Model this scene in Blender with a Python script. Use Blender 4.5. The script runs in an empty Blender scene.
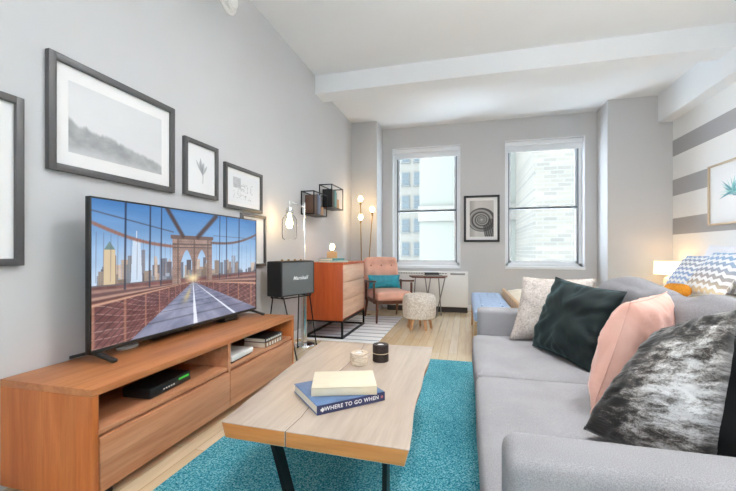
import bpy, bmesh, math, random
import numpy as np
from mathutils import Vector, Matrix, noise
R = math.radians
S = bpy.context.scene
COL = S.collection
random.seed(4)

# ------------------------------------------------------------------ helpers
def lin(c):
    c = c / 255.0
    return c / 12.92 if c <= 0.04045 else ((c + 0.055) / 1.055) ** 2.4
def rgb(r, g, b): return (lin(r), lin(g), lin(b), 1.0)

class N:
    """tiny node-tree wrapper"""
    def __init__(s, name):
        s.m = bpy.data.materials.new(name); s.m.use_nodes = True
        s.t = s.m.node_tree; s.b = s.t.nodes['Principled BSDF']; s.o = s.t.nodes['Material Output']
    def n(s, typ, **kw):
        x = s.t.nodes.new(typ)
        for k, v in kw.items(): setattr(x, k, v)
        return x
    def l(s, a, b): s.t.links.new(a, b)
    def set(s, node, **kw):
        for k, v in kw.items(): node.inputs[k.replace('_', ' ')].default_value = v
    def coords(s, scale=(1, 1, 1), rot=(0, 0, 0), kind='Object'):
        tc = s.n('ShaderNodeTexCoord'); mp = s.n('ShaderNodeMapping')
        s.l(tc.outputs[kind], mp.inputs['Vector'])
        mp.inputs['Scale'].default_value = scale; mp.inputs['Rotation'].default_value = rot
        return mp.outputs['Vector']
    def noise(s, vec, scale, detail=4, rough=.5, dist=0):
        x = s.n('ShaderNodeTexNoise'); s.l(vec, x.inputs['Vector'])
        s.set(x, Scale=scale, Detail=detail, Roughness=rough, Distortion=dist)
        return x.outputs['Fac']
    def ramp(s, fac, stops, mode='LINEAR'):
        x = s.n('ShaderNodeValToRGB'); s.l(fac, x.inputs['Fac']); e = x.color_ramp.elements
        x.color_ramp.interpolation = mode
        while len(e) < len(stops): e.new(0.5)
        for el, (p, c) in zip(e, stops): el.position = p; el.color = c
        return x.outputs['Color']
    def mul(s, a, b, fac=1.0, mode='MULTIPLY'):
        x = s.n('ShaderNodeMix', data_type='RGBA', blend_type=mode)
        x.inputs[0].default_value = fac; s.l(a, x.inputs[6]); s.l(b, x.inputs[7])
        return x.outputs[2]
    def math(s, op, a, b=None):
        x = s.n('ShaderNodeMath', operation=op)
        for i, v in enumerate((a, b)):
            if v is None: continue
            if isinstance(v, (int, float)): x.inputs[i].default_value = v
            else: s.l(v, x.inputs[i])
        return x.outputs[0]
    def bump(s, h, strength=.3, dist=.01):
        x = s.n('ShaderNodeBump'); s.l(h, x.inputs['Height']); s.set(x, Strength=strength, Distance=dist)
        s.l(x.outputs['Normal'], s.b.inputs['Normal'])

def plain(name, c, rough=.5, metal=0, var=.06, scale=8, bump=0, spec=.5):
    k = N(name); v = k.coords(); f = k.noise(v, scale, 3)
    a = tuple(x * (1 - var) for x in c[:3]) + (1,); b = tuple(min(1, x * (1 + var)) for x in c[:3]) + (1,)
    k.l(k.ramp(f, [(.3, a), (.7, b)]), k.b.inputs['Base Color'])
    k.set(k.b, Roughness=rough, Metallic=metal); k.b.inputs['Specular IOR Level'].default_value = spec
    if bump: k.bump(k.noise(v, scale * 12, 2), bump, .003)
    return k.m
def fabric(name, c1, c2, scale=220, rough=.95, bump=.35, sheen=.0, blotch=.12):
    k = N(name); v = k.coords()
    f = k.noise(v, scale, 2, .7); g = k.noise(v, 5, 3)
    base = k.ramp(f, [(.35, c1), (.68, c2)])
    sh = k.ramp(g, [(.3, (1 - blotch,) * 3 + (1,)), (.7, (1, 1, 1, 1))])
    k.l(k.mul(base, sh), k.b.inputs['Base Color']); k.set(k.b, Roughness=rough)
    k.b.inputs['Specular IOR Level'].default_value = .15
    k.b.inputs['Sheen Weight'].default_value = sheen; k.b.inputs['Sheen Roughness'].default_value = .4
    k.bump(f, bump, .002)
    return k.m
def wood(name, c1, c2, axis='Y', rough=.42, strip=None, sc=1.0, strip_axis=None, tint=.22, rings=7):
    k = N(name)
    s = {'X': (.8, 11, 11), 'Y': (11, .8, 11), 'Z': (11, 11, .8)}[axis]
    v = k.coords(tuple(x * sc for x in s))
    f = k.noise(v, 1.6, 5, .6, .9); fine = k.noise(v, 9, 3, .6, .2)
    col = k.ramp(f, [(.28, c1), (.5, tuple((a + b) / 2 for a, b in zip(c1, c2))), (.72, c2)])
    fn = k.ramp(fine, [(.25, (.8, .78, .76, 1)), (.6, (1, 1, 1, 1))])
    col = k.mul(col, fn, .6)
    if strip:
        tc = k.n('ShaderNodeTexCoord'); sp = k.n('ShaderNodeSeparateXYZ'); k.l(tc.outputs['Object'], sp.inputs[0])
        q = k.math('FLOOR', k.math('DIVIDE', sp.outputs[strip_axis], strip))
        w = k.n('ShaderNodeTexWhiteNoise', noise_dimensions='1D'); k.l(q, w.inputs['W'])
        col = k.mul(col, k.ramp(w.outputs['Value'], [(0, (1 - tint, 1 - tint * 1.1, 1 - tint * 1.25, 1)), (1, (1, 1, 1, 1))]))
    k.l(col, k.b.inputs['Base Color']); k.set(k.b, Roughness=rough)
    k.bump(fine, .06, .002)
    return k.m
def emit(name, c, strength):
    k = N(name); k.b.inputs['Base Color'].default_value = c
    k.b.inputs['Emission Color'].default_value = c; k.b.inputs['Emission Strength'].default_value = strength
    return k.m
def glass(name, tint=(1, 1, 1, 1), refl=.08):
    k = N(name); t = k.n('ShaderNodeBsdfTransparent'); g = k.n('ShaderNodeBsdfGlossy'); mx = k.n('ShaderNodeMixShader')
    t.inputs[0].default_value = tint; g.inputs['Roughness'].default_value = .03
    fr = k.n('ShaderNodeLayerWeight'); fr.inputs['Blend'].default_value = refl
    k.l(fr.outputs['Fresnel'], mx.inputs[0]); k.l(t.outputs[0], mx.inputs[1]); k.l(g.outputs[0], mx.inputs[2])
    k.l(mx.outputs[0], k.o.inputs['Surface'])
    return k.m

class MB:
    """collects shapes, builds ONE mesh object"""
    def __init__(s): s.bm = bmesh.new(); s.mi = 0
    def _add(s, t, M=None):
        if M is not None: bmesh.ops.transform(t, matrix=M, verts=t.verts)
        for f in t.faces: f.material_index = s.mi
        me = bpy.data.meshes.new('t'); t.to_mesh(me); t.free(); s.bm.from_mesh(me); bpy.data.meshes.remove(me)
        return s
    def box(s, c, size, bev=0, seg=2, rot=None, M=None):
        t = bmesh.new(); bmesh.ops.create_cube(t, size=1)
        bmesh.ops.scale(t, vec=size, verts=t.verts)
        if bev: bmesh.ops.bevel(t, geom=t.edges[:], offset=min(bev, min(size) * .49), segments=seg, profile=.5, affect='EDGES')
        m = Matrix.Translation(c)
        if rot: m = m @ Matrix.Rotation(rot[2], 4, 'Z') @ Matrix.Rotation(rot[1], 4, 'Y') @ Matrix.Rotation(rot[0], 4, 'X')
        if M is not None: m = M @ m
        return s._add(t, m)
    def span(s, a, b, bev=0, seg=2):
        return s.box([(p + q) / 2 for p, q in zip(a, b)], [abs(q - p) for p, q in zip(a, b)], bev, seg)
    def cyl(s, p0, p1, r0, r1=None, n=20):
        p0, p1 = Vector(p0), Vector(p1); d = p1 - p0; r1 = r0 if r1 is None else r1
        t = bmesh.new(); bmesh.ops.create_cone(t, cap_ends=True, segments=n, radius1=r0, radius2=r1, depth=d.length)
        return s._add(t, Matrix.Translation((p0 + p1) / 2) @ d.to_track_quat('Z', 'Y').to_matrix().to_4x4())
    def tube(s, pts, r, n=8):
        for a, b in zip(pts, pts[1:]): s.cyl(a, b, r, n=n)
        for p in pts[1:-1]: s.ball(p, r, 8)
        return s
    def ball(s, c, r, n=16, sc=(1, 1, 1)):
        t = bmesh.new(); bmesh.ops.create_uvsphere(t, u_segments=n, v_segments=max(6, n // 2), radius=r)
        return s._add(t, Matrix.Translation(c) @ Matrix.Diagonal((*sc, 1)))
    def lathe(s, prof, c=(0, 0, 0), n=32, close=True):
        t = bmesh.new(); rings = []
        for r, z in prof:
            rings.append([t.verts.new((r * math.cos(2 * math.pi * k / n), r * math.sin(2 * math.pi * k / n), z)) for k in range(n)] if r > 1e-6 else [t.verts.new((0, 0, z))])
        for A, B in zip(rings, rings[1:]):
            for k in range(n):
                q = (k + 1) % n
                if len(A) == 1 and len(B) == 1: continue
                if len(A) == 1: t.faces.new((A[0], B[k], B[q]))
                elif len(B) == 1: t.faces.new((A[k], A[q], B[0]))
                else: t.faces.new((A[k], A[q], B[q], B[k]))
        bmesh.ops.recalc_face_normals(t, faces=t.faces)
        return s._add(t, Matrix.Translation(c))
    def cushion(s, c, size, r, n=14, crown=0, M=None, sag=0, seed=0, wr=0):
        """soft box: rounded edges, crowned faces, light wrinkling"""
        t = bmesh.new(); bmesh.ops.create_cube(t, size=2)
        bmesh.ops.subdivide_edges(t, edges=t.edges[:], cuts=n, use_grid_fill=True)
        h = [x / 2 for x in size]
        for v in t.verts:
            o = v.co.copy(); p = Vector([o[i] * h[i] for i in range(3)])
            q = Vector([max(-h[i] + r, min(h[i] - r, p[i])) for i in range(3)])
            d = p - q
            if d.length > 1e-9: p = q + d.normalized() * r
            w = [1 - o[i] ** 2 for i in range(3)]
            for i in range(3):
                j, k = [x for x in range(3) if x != i]
                p[i] += o[i] * crown * w[j] * w[k] * (1 if i == 2 else .5)
            if wr: p += Vector(noise.noise_vector(p * 5 + Vector((seed, 0, 0)))) * wr
            v.co = p
        m = Matrix.Translation(c)
        if M is not None: m = M @ m
        return s._add(t, m)
    def poly(s, pts, z0, z1, bev=0):
        t = bmesh.new(); a = [t.verts.new((x, y, z0)) for x, y in pts]; f = t.faces.new(a)
        e = bmesh.ops.extrude_face_region(t, geom=[f]); vs = [g for g in e['geom'] if isinstance(g, bmesh.types.BMVert)]
        bmesh.ops.translate(t, vec=(0, 0, z1 - z0), verts=vs); bmesh.ops.recalc_face_normals(t, faces=t.faces)
        if bev: bmesh.ops.bevel(t, geom=t.edges[:], offset=bev, segments=2, profile=.5, affect='EDGES')
        return s._add(t)
    def build(s, name, mats, parent=None, loc=None, rot=None, off=None, ang=35):
        if off is not None: bmesh.ops.translate(s.bm, vec=[-x for x in off], verts=s.bm.verts)
        me = bpy.data.meshes.new(name); s.bm.to_mesh(me); s.bm.free()
        for m in (mats if isinstance(mats, (list, tuple)) else [mats]): me.materials.append(m)
        for p in me.polygons: p.use_smooth = True
        me.set_sharp_from_angle(angle=R(ang))
        o = bpy.data.objects.new(name, me); COL.objects.link(o)
        if parent: o.parent = parent
        if loc: o.location = loc
        if rot: o.rotation_euler = rot
        return o

def tag(o, label, cat, group=None, kind=None):
    o['label'] = label; o['category'] = cat
    if group: o['group'] = group
    if kind: o['kind'] = kind
    return o
def thing(name, label, cat, loc=(0, 0, 0), rz=0, group=None):
    o = bpy.data.objects.new(name, None); COL.objects.link(o); o.empty_display_size = .1
    o.location = loc; o.rotation_euler = (0, 0, rz)
    return tag(o, label, cat, group)
def struct(o, label=None):
    o['kind'] = 'structure'
    if label: o['label'] = label
    return o
def copy_tree(o, parent=None):
    c = o.copy(); COL.objects.link(c); c.parent = parent
    for ch in list(o.children): copy_tree(ch, c)
    return c

def pillow(name, label, cat, corners, th, mat, group=None, pinch=.07, wr=.012, seed=0, n=30, soft=.42, seam=True):
    """square cushion through four world corners BL, BR, TR, TL; fat in the middle, pointed at the corners"""
    BL, BR, TR, TL = [Vector(c) for c in corners]; cen = (BL + BR + TR + TL) / 4
    nrm = (TR - BL).cross(TL - BR).normalized()
    bm = bmesh.new(); uvl = bm.loops.layers.uv.new('UVMap'); vs = {}
    for side in (1, -1):
        for i in range(n + 1):
            for j in range(n + 1):
                s0, t0 = 2 * i / n - 1, 2 * j / n - 1
                s = s0 * (1 - pinch * (1 - t0 * t0)); t = t0 * (1 - pinch * (1 - s0 * s0))
                u, v = (s + 1) / 2, (t + 1) / 2
                p = (BL * (1 - u) + BR * u) * (1 - v) + (TL * (1 - u) + TR * u) * v
                k = max(0, (1 - s0 * s0) * (1 - t0 * t0)) ** soft
                p = p + nrm * side * th * k
                q = Vector((s0 * 1.7 + seed, t0 * 1.7, side * 3.0))
                edge = max(abs(s0), abs(t0))
                w = noise.noise(q * 1.5) * .6 + noise.noise(Vector((s0 * t0 * 3 + seed, (abs(s0) - abs(t0)) * 5, side))) * .8 * edge
                p += nrm * side * wr * w * min(1, k * 2)
                vs[side, i, j] = bm.verts.new(p - cen)
        for i in range(n):
            for j in range(n):
                q = [vs[side, i, j], vs[side, i + 1, j], vs[side, i + 1, j + 1], vs[side, i, j + 1]]
                uv = [(i / n, j / n), ((i + 1) / n, j / n), ((i + 1) / n, (j + 1) / n), (i / n, (j + 1) / n)]
                f = bm.faces.new(q if side == 1 else q[::-1])
                for lo, c in zip(f.loops, uv if side == 1 else uv[::-1]): lo[uvl].uv = c
    bmesh.ops.remove_doubles(bm, verts=bm.verts, dist=1e-5)
    b = MB(); b.bm.free(); b.bm = bm
    o = b.build(name, mat, loc=cen, ang=75)
    tag(o, label, cat, group)
    # welt seam around the edge, a part of the cushion
    if not seam: return o
    pts = []
    m = 16
    for (a, c) in ((BL, BR), (BR, TR), (TR, TL), (TL, BL)):
        for k in range(m):
            q = 2 * k / m - 1
            p = a.lerp(c, k / m); inn = cen - (a + c) / 2
            pts.append(p + inn * pinch * (1 - q * q) - cen)
    t = MB(); t.tube(pts + pts[:1], .0022, 6); t.build('seam', mat, o)
    return o

def paint_plane(name, origin, ux, vy, nx, ny, fn, parent=None, emission=0, rough=.4):
    """flat sheet (a print, a screen) whose own picture is a colour per vertex"""
    U, V = np.meshgrid(np.linspace(0, 1, nx), np.linspace(0, 1, ny))
    img = np.clip(fn(U, V), 0, 255) / 255.0
    L = np.where(img <= .04045, img / 12.92, ((img + .055) / 1.055) ** 2.4)
    o3, ux, vy = np.array(origin), np.array(ux), np.array(vy)
    co = o3 + U[..., None] * ux + V[..., None] * vy
    idx = np.arange(nx * ny).reshape(ny, nx)
    F = np.stack([idx[:-1, :-1], idx[:-1, 1:], idx[1:, 1:], idx[1:, :-1]], -1).reshape(-1, 4)
    me = bpy.data.meshes.new(name)
    me.vertices.add(nx * ny); me.vertices.foreach_set('co', co.reshape(-1).astype(np.float32))
    me.loops.add(F.size); me.loops.foreach_set('vertex_index', F.reshape(-1).astype(np.int32))
    me.polygons.add(len(F)); me.polygons.foreach_set('loop_start', np.arange(0, F.size, 4, dtype=np.int32))
    me.update(calc_edges=True)
    a = me.color_attributes.new('Col', 'FLOAT_COLOR', 'POINT')
    a.data.foreach_set('color', np.concatenate([L, np.ones(L.shape[:2] + (1,))], -1).reshape(-1).astype(np.float32))
    k = N(name + '_ink'); at = k.n('ShaderNodeAttribute', attribute_name='Col')
    if emission:
        k.set(k.b, Base_Color=(.01, .01, .01, 1)); k.l(at.outputs['Color'], k.b.inputs['Emission Color']); k.b.inputs['Emission Strength'].default_value = emission
    else: k.l(at.outputs['Color'], k.b.inputs['Base Color'])
    k.set(k.b, Roughness=rough); me.materials.append(k.m)
    o = bpy.data.objects.new(name, me); COL.objects.link(o)
    if parent: o.parent = parent
    return o

def lettering(name, body, size, mat, parent, M, shear=0, bold=0, depth=.0006, align='CENTER'):
    cu = bpy.data.curves.new('c', 'FONT'); cu.body = body; cu.size = size; cu.extrude = depth; cu.shear = shear; cu.offset = bold
    cu.space_character = 1.12; cu.align_x = align; cu.align_y = 'CENTER'; cu.resolution_u = 4
    t = bpy.data.objects.new('t', cu); COL.objects.link(t)
    me = bpy.data.meshes.new_from_object(t.evaluated_get(bpy.context.evaluated_depsgraph_get()))
    bpy.data.objects.remove(t); bpy.data.curves.remove(cu); me.name = name; me.transform(M); me.materials.clear(); me.materials.append(mat)
    o = bpy.data.objects.new(name, me); COL.objects.link(o); o.parent = parent
    return o

# ------------------------------------------------------------------ measures of the room (metres)
WL, WR, YB, YF = -1.93, 2.835, 6.695, -2.6      # left, right, back and rear walls
ZF, ZC = 3.345, 3.255                            # ceiling in front of / behind the beam
YP = 6.225                                       # front of the piers beside the windows

# ------------------------------------------------------------------ materials
M = {}
M['wall'] = plain('grey_wall_paint', rgb(204, 204, 205), .85, var=.012, scale=1.5, bump=.05, spec=.2)
M['white'] = plain('white_ceiling_paint', rgb(240, 243, 246), .9, var=.01, scale=1.5, bump=.04, spec=.2)
M['trim'] = plain('white_gloss_paint', rgb(238, 240, 243), .45, var=.01)
M['blackm'] = plain('black_metal', rgb(28, 27, 27), .45, .6, var=.1)
M['frame'] = plain('charcoal_frame', rgb(84, 83, 83), .42, var=.06)
M['blackframe'] = plain('black_frame', rgb(22, 21, 21), .4, var=.06)
M['mat'] = plain('white_mount_board', rgb(240, 239, 238), .8, var=.006)
M['blackp'] = plain('black_plastic', rgb(26, 26, 27), .38, var=.06)
M['dkplast'] = plain('dark_grey_plastic', rgb(52, 52, 50), .35, .3, var=.06)
M['whitep'] = plain('white_plastic', rgb(232, 232, 230), .35, var=.01)
M['chrome'] = plain('chrome', rgb(225, 225, 225), .12, 1, var=.01)
M['brass'] = plain('aged_brass', rgb(150, 122, 82), .32, .9, var=.08)
M['steel'] = plain('brushed_steel', rgb(150, 150, 150), .3, .9, var=.05)
M['track'] = plain('grey_window_track', rgb(104, 110, 116), .5, var=.03)
M['paper'] = plain('book_pages', rgb(236, 230, 216), .85, var=.03, scale=60)
M['glass'] = glass('window_glass', (.97, .99, 1, 1), .06)
M['lampglass'] = glass('clear_lamp_glass', (.985, .985, .98, 1), .07)
M['bulb'] = emit('warm_bulb', rgb(255, 214, 150), 22)
M['shade'] = emit('lit_linen_shade', rgb(255, 228, 180), 1.5)
M['sofa'] = fabric('grey_sofa_weave', rgb(148, 146, 148), rgb(178, 176, 178), 420)
M['sofaback'] = fabric('grey_back_cushion_weave', rgb(134, 132, 135), rgb(164, 162, 165), 280)
M['teal_rug'] = None

def floor_mat():
    k = N('light_oak_boards'); v = k.coords((1, 1, 1), (0, 0, R(90)))
    br = k.n('ShaderNodeTexBrick'); k.l(v, br.inputs['Vector'])
    k.set(br, Color1=rgb(242, 224, 192), Color2=rgb(234, 210, 172), Mortar=rgb(176, 138, 96), Scale=1.0, Mortar_Size=.0012, Bias=.1, Brick_Width=1.1, Row_Height=.085)
    g = k.noise(k.coords((14, .9, 14)), 2.2, 5, .6, .7)
    col = k.mul(br.outputs['Color'], k.ramp(g, [(.3, (.84, .8, .76, 1)), (.65, (1, 1, 1, 1))]), .8)
    k.l(col, k.b.inputs['Base Color']); k.set(k.b, Roughness=.2); k.b.inputs['Coat Weight'].default_value = .6; k.b.inputs['Coat Roughness'].default_value = .12
    return k.m
def stripes_mat():
    k = N('grey_and_white_wall_stripes'); tc = k.n('ShaderNodeTexCoord'); sp = k.n('ShaderNodeSeparateXYZ'); k.l(tc.outputs['Object'], sp.inputs[0])
    f = k.math('DIVIDE', sp.outputs[2], 3.4); w, g = rgb(242, 242, 241), rgb(172, 171, 173)
    z = [0, .38, .605, .92, 1.257, 1.483, 1.795, 2.022, 2.362, 2.58]
    st = []
    for i, q in enumerate(z): st.append((q / 3.4, g if i % 2 else w))
    st = [(0, w), (.38 / 3.4, g), (.605 / 3.4, w), (1.257 / 3.4, g), (1.483 / 3.4, w), (1.795 / 3.4, g), (2.022 / 3.4, w), (2.362 / 3.4, g), (2.58 / 3.4, w)]
    k.l(k.ramp(f, st, 'CONSTANT'), k.b.inputs['Base Color']); k.set(k.b, Roughness=.85)
    return k.m

# ------------------------------------------------------------------ the room
struct(MB().span((WL - .2, YF - .2, -.1), (WR + .2, YB + .25, 0)).build('floor', floor_mat()))
b = MB(); b.span((WL - .2, YF - .2, ZF), (WR + .2, 4.62, ZF + .15)); b.span((WL - .2, 4.62, ZC), (WR + .2, YB + .25, ZF + .15))
struct(b.build('ceiling', M['white']))
struct(MB().span((WL - .2, YF - .2, 0), (WL, YB + .25, ZF + .1)).build('wall_left', M['wall']))
struct(MB().span((WR, YF - .2, 0), (WR + .2, YB + .25, ZF + .1)).build('wall_right', stripes_mat()))
WIN = [(-1.295, -.095), (.637, 1.85)]; Z0, Z1 = .752, 2.885
b = MB(); xs = [WL - .2, WIN[0][0], WIN[0][1], WIN[1][0], WIN[1][1], WR + .2]
for i in (0, 2, 4): b.span((xs[i], YB, 0), (xs[i + 1], YB + .25, ZF))
for i in (1, 3): b.span((xs[i], YB, 0), (xs[i + 1], YB + .25, Z0)); b.span((xs[i], YB, Z1), (xs[i + 1], YB + .25, ZF))
struct(b.build('wall_back', M['wall']))
# rear wall behind the viewpoint; its opening is added to let in fill daylight
b = MB(); b.span((WL, YF - .2, 0), (-.3, YF, ZF)); b.span((1.4, YF - .2, 0), (WR, YF, ZF))
b.span((-.3, YF - .2, 0), (1.4, YF, 1.0)); b.span((-.3, YF - .2, 2.4), (1.4, YF, ZF))
struct(b.build('wall_rear', M['white']))
struct(MB().span((WL, YP, 0), (-1.475, YB, ZC)).build('wall_pier_left', M['wall']))
struct(MB().span((2.017, YP, 0), (WR, YB, ZC)).build('wall_pier_right', M['wall']))
struct(MB().span((WL, 4.6, 3.105), (WR, 4.89, ZF)).build('ceiling_beam', M['white']))
struct(MB().span((2.655, YF, 2.865), (WR, YP, ZF)).build('ceiling_soffit', M['white']))
b = MB(); b.span((-1.475, YB - .015, 0), (2.017, YB, .1), .004); b.span((2.017, YP - .015, 0), (WR, YP, .1), .004)
struct(b.build('baseboard_back', M['trim']))
struct(MB().span((WL, 1.2, 0), (WL + .015, YP, .1), .004).build('baseboard_left', M['trim']))
for i, (x0, x1) in enumerate(WIN):
    w = bpy.data.objects.new('window_%d' % (i + 1), None); COL.objects.link(w); w.location = ((x0 + x1) / 2, YB, Z0); struct(w)
    hw, H = (x1 - x0) / 2, Z1 - Z0
    b = MB()   # white lining of the reveal and the sill
    b.span((-hw, -.006, 0), (-hw + .014, .25, H)); b.span((hw - .014, -.006, 0), (hw, .25, H)); b.span((-hw, -.006, H - .014), (hw, .25, H))
    struct(b.build('reveal_lining', M['trim'], w))
    struct(MB().span((-hw - .0, -.025, -.025), (hw, .25, .022), .005).build('sill', M['trim'], w))
    b = MB(); f = .05; y0, y1 = .12, .2
    b.span((-hw + .014, y0, .022), (-hw + .014 + f, y1, H - .014), .004); b.span((hw - .014 - f, y0, .022), (hw - .014, y1, H - .014), .004)
    b.span((-hw + .014, y0, .022), (hw - .014, y1, .022 + f), .004); b.span((-hw + .014, y0, H - .014 - f), (hw - .014, y1, H - .014), .004)
    struct(b.build('window_frame', M['trim'], w))
    zm = 1.76 - Z0
    tr = MB(); tr.span((-hw + .064, y0 - .004, .07), (-hw + .078, y1, H - .06)); tr.span((hw - .078, y0 - .004, .07), (hw - .064, y1, H - .06))
    struct(tr.build('sash_track', M['track'], w))
    tr = MB(); tr.span((-hw + .078, .128, zm - .018), (hw - .078, .136, zm + .012), .002); struct(tr.build('meeting_rail', M['track'], w))
    for nm, za, zb, yy in (('lower_sash', .072, zm + .02, .135), ('upper_sash', zm - .02, H - .06, .17)):
        b = MB(); g = .028; X = hw - .078
        b.span((-X, yy, za), (-X + g, yy + .03, zb), .003); b.span((X - g, yy, za), (X, yy + .03, zb), .003)
        b.span((-X, yy, za), (X, yy + .03, za + .04), .003); b.span((-X, yy, zb - .04), (X, yy + .03, zb), .003)
        s_ = struct(b.build(nm, M['trim'], w))
        p = MB(); p.span((-X + g, yy + .012, za + .04), (X - g, yy + .018, zb - .04)); struct(p.build('pane', M['glass'], s_))
    # roller blind drawn up under the head of the opening
    bl = thing('roller_blind', ('white roller blind drawn up in the left window above the armchair' if i == 0 else 'white roller blind drawn up in the right window above the sofa end'), 'blind', ((x0 + x1) / 2, YB + .07, Z1 - .014))
    MB().box((0, 0, -.035), (2 * hw - .03, .07, .068), .008).build('cassette', M['trim'], bl)
    MB().span((-hw + .03, .01, -.15), (hw - .03, .014, -.06)).build('blind_fabric', plain('white_blind_cloth', rgb(232, 236, 240), .8, var=.01), bl)
    MB().box((0, .012, -.155), (2 * hw - .06, .02, .02), .006).build('bottom_bar', M['trim'], bl)

# ------------------------------------------------------------------ outside the windows
def building(name, label, x0, x1, y, z0, z1, depth, mat, wins, wmat, parent_kind='building', bands=None):
    root = thing(name, label, 'building', ((x0 + x1) / 2, y + depth / 2, z0))
    o = ((x0 + x1) / 2, y + depth / 2, z0)
    MB().span((x0, y, z0), (x1, y + depth, z1)).build('facade', mat, root, off=o)
    fm = plain('grey_stone_window_surround', rgb(104, 106, 104), .8)
    for (cx, cz, w, h) in wins:
        b = MB(); b.span((cx - w / 2, y - .06, cz - h / 2), (cx + w / 2, y + .02, cz + h / 2)); b.span((cx - w / 2 - .05, y - .1, cz - h / 2 - .06), (cx + w / 2 + .05, y + .02, cz - h / 2))
        win = b.build('window', fm, root, off=o)
        g = MB(); g.span((cx - w / 2 + .06, y - .08, cz - h / 2 + .06), (cx + w / 2 - .06, y - .055, cz - .03)); g.span((cx - w / 2 + .06, y - .08, cz + .03), (cx + w / 2 - .06, y - .055, cz + h / 2 - .06))
        g.build('pane', wmat, win, off=o)
    for (za, zb, m) in (bands or []):
        MB().span((x0 - .05, y - .15, za), (x1 + .05, y, zb)).build('ledge', m, root, off=o)
    return root
mf = plain('cream_stone', rgb(120, 116, 108), .9, var=.03, scale=.6)
mg = plain('pale_green_render', rgb(117, 117, 108), .9, var=.02, scale=.4)
mw = plain('grey_window_panes', rgb(70, 78, 80), .25, var=.1, scale=.8)
wins = [(x, z, .6, 1.0) for x in (-8.4, -7.4, -6.4, -5.4, -4.4, -3.5) for z in (-4.05, -2.3, -.55, 1.2, 2.95, 4.7, 6.45, 8.2, 9.0 + 2.2)]
building('apartment_building', 'cream building with rows of sash windows seen through the left window', -11, -3.05, 28, -18, 26, 6, mf, wins, mw, bands=[(-3.9, -3.6, mf), (9.7, 10.0, mf)])
building('office_building', 'pale green flat building beside the cream one seen through the left window', -2.4, 3.2, 20, -18, 26, 5, mg, [], mw, bands=[(2.6, 3.4, mf), (7.0, 7.8, mf), (-4.2, -3.6, mf)])
def brick():
    k = N('pale_weathered_brick'); v = k.coords((1, 1, 1), (R(90), 0, 0))
    br = k.n('ShaderNodeTexBrick'); k.l(v, br.inputs['Vector'])
    k.set(br, Color1=rgb(117, 109, 98), Color2=rgb(102, 97, 89), Mortar=rgb(114, 111, 104), Scale=1.0, Mortar_Size=.018, Brick_Width=.46, Row_Height=.15)
    n = k.noise(k.coords((.3, .3, 1.2)), 1.4, 4)
    k.l(k.mul(br.outputs['Color'], k.ramp(n, [(.35, (.84, .86, .86, 1)), (.65, (1, 1, 1, 1))])), k.b.inputs['Base Color']); k.set(k.b, Roughness=.9)
    return k.m
building('brick_building', 'pale weathered brick building filling most of the right window', 2.35, 8.5, 14.5, -12, 20, 5, brick(), [], mw)

# ------------------------------------------------------------------ pictures
def blend(c, col, a): return c * (1 - a[..., None]) + np.array(col, float) * a[..., None]
def fbm(U, V, f, seed, o=5):
    rs = np.random.RandomState(seed); out = np.zeros_like(U); amp = 1; tot = 0
    for k in range(o):
        g = rs.rand(64, 64); x = (U * f) % 63; y = (V * f) % 63; xi = x.astype(int); yi = y.astype(int); fx = x - xi; fy = y - yi
        fx = fx * fx * (3 - 2 * fx); fy = fy * fy * (3 - 2 * fy)
        q = (g[yi, xi] * (1 - fx) + g[yi, (xi + 1) % 64] * fx) * (1 - fy) + (g[(yi + 1) % 64, xi] * (1 - fx) + g[(yi + 1) % 64, (xi + 1) % 64] * fx) * fy
        out += amp * q; tot += amp; amp *= .5; f *= 2
    return out / tot
def sm(x, a, b): t = np.clip((x - a) / (b - a), 0, 1); return t * t * (3 - 2 * t)
def p_fog(U, V):
    c = np.ones(U.shape + (3,)) * np.array([226, 226, 227.]) - 10 * fbm(U, V, 3, 1)[..., None]
    ridge = .38 - .32 * U + .1 * fbm(U, V * 0, 9, 2) + .05 * fbm(U, V * 0, 34, 3) + .04
    ridge = np.where(U < .3, ridge - .05 * np.abs(np.sin(U * 20)), ridge)
    a = sm(ridge + .03 - V, 0, .07) * (.35 + .5 * fbm(U, V, 12, 4)) * sm(V + .1 * U, -.12, .22)
    c = blend(c, (120, 122, 124), np.clip(a * 1.05, 0, 1))
    fogl = sm(.16 - V + .1 * (fbm(U, V, 6, 7) - .5), 0, .16)
    return blend(c, (205, 206, 207), fogl * .55 * (1 - U))
def p_leaf(U, V):
    c = np.ones(U.shape + (3,)) * np.array([238, 238, 239.])
    stem = np.exp(-((U - .56 + .28 * (V - .2) ** 2 * 1.2 - .1 * (V - .2)) / .008) ** 2) * (V > .2) * (V < .55)
    c = blend(c, (110, 110, 112), stem * .8)
    for (x0, y0, ang, L, w) in ((.52, .42, 128, .36, .03), (.53, .4, 100, .38, .05), (.53, .4, 75, .3, .05), (.54, .38, 52, .32, .04), (.52, .44, 112, .26, .04), (.54, .36, 88, .32, .03)):
        d = np.array([math.cos(R(ang)), math.sin(R(ang))]); s = ((U - x0) * d[0] + (V - y0) * d[1]) / L; t = (-(U - x0) * d[1] + (V - y0) * d[0])
        a = ((s > 0) & (s < 1)) * np.clip(1.3 - np.abs(t) / (w * np.sin(np.pi * np.clip(s, 0, 1)) + 1e-4), 0, 1)
        c = blend(c, (120 + ang % 30, 121 + ang % 30, 124 + ang % 30), a * .55)
    return c
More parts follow.
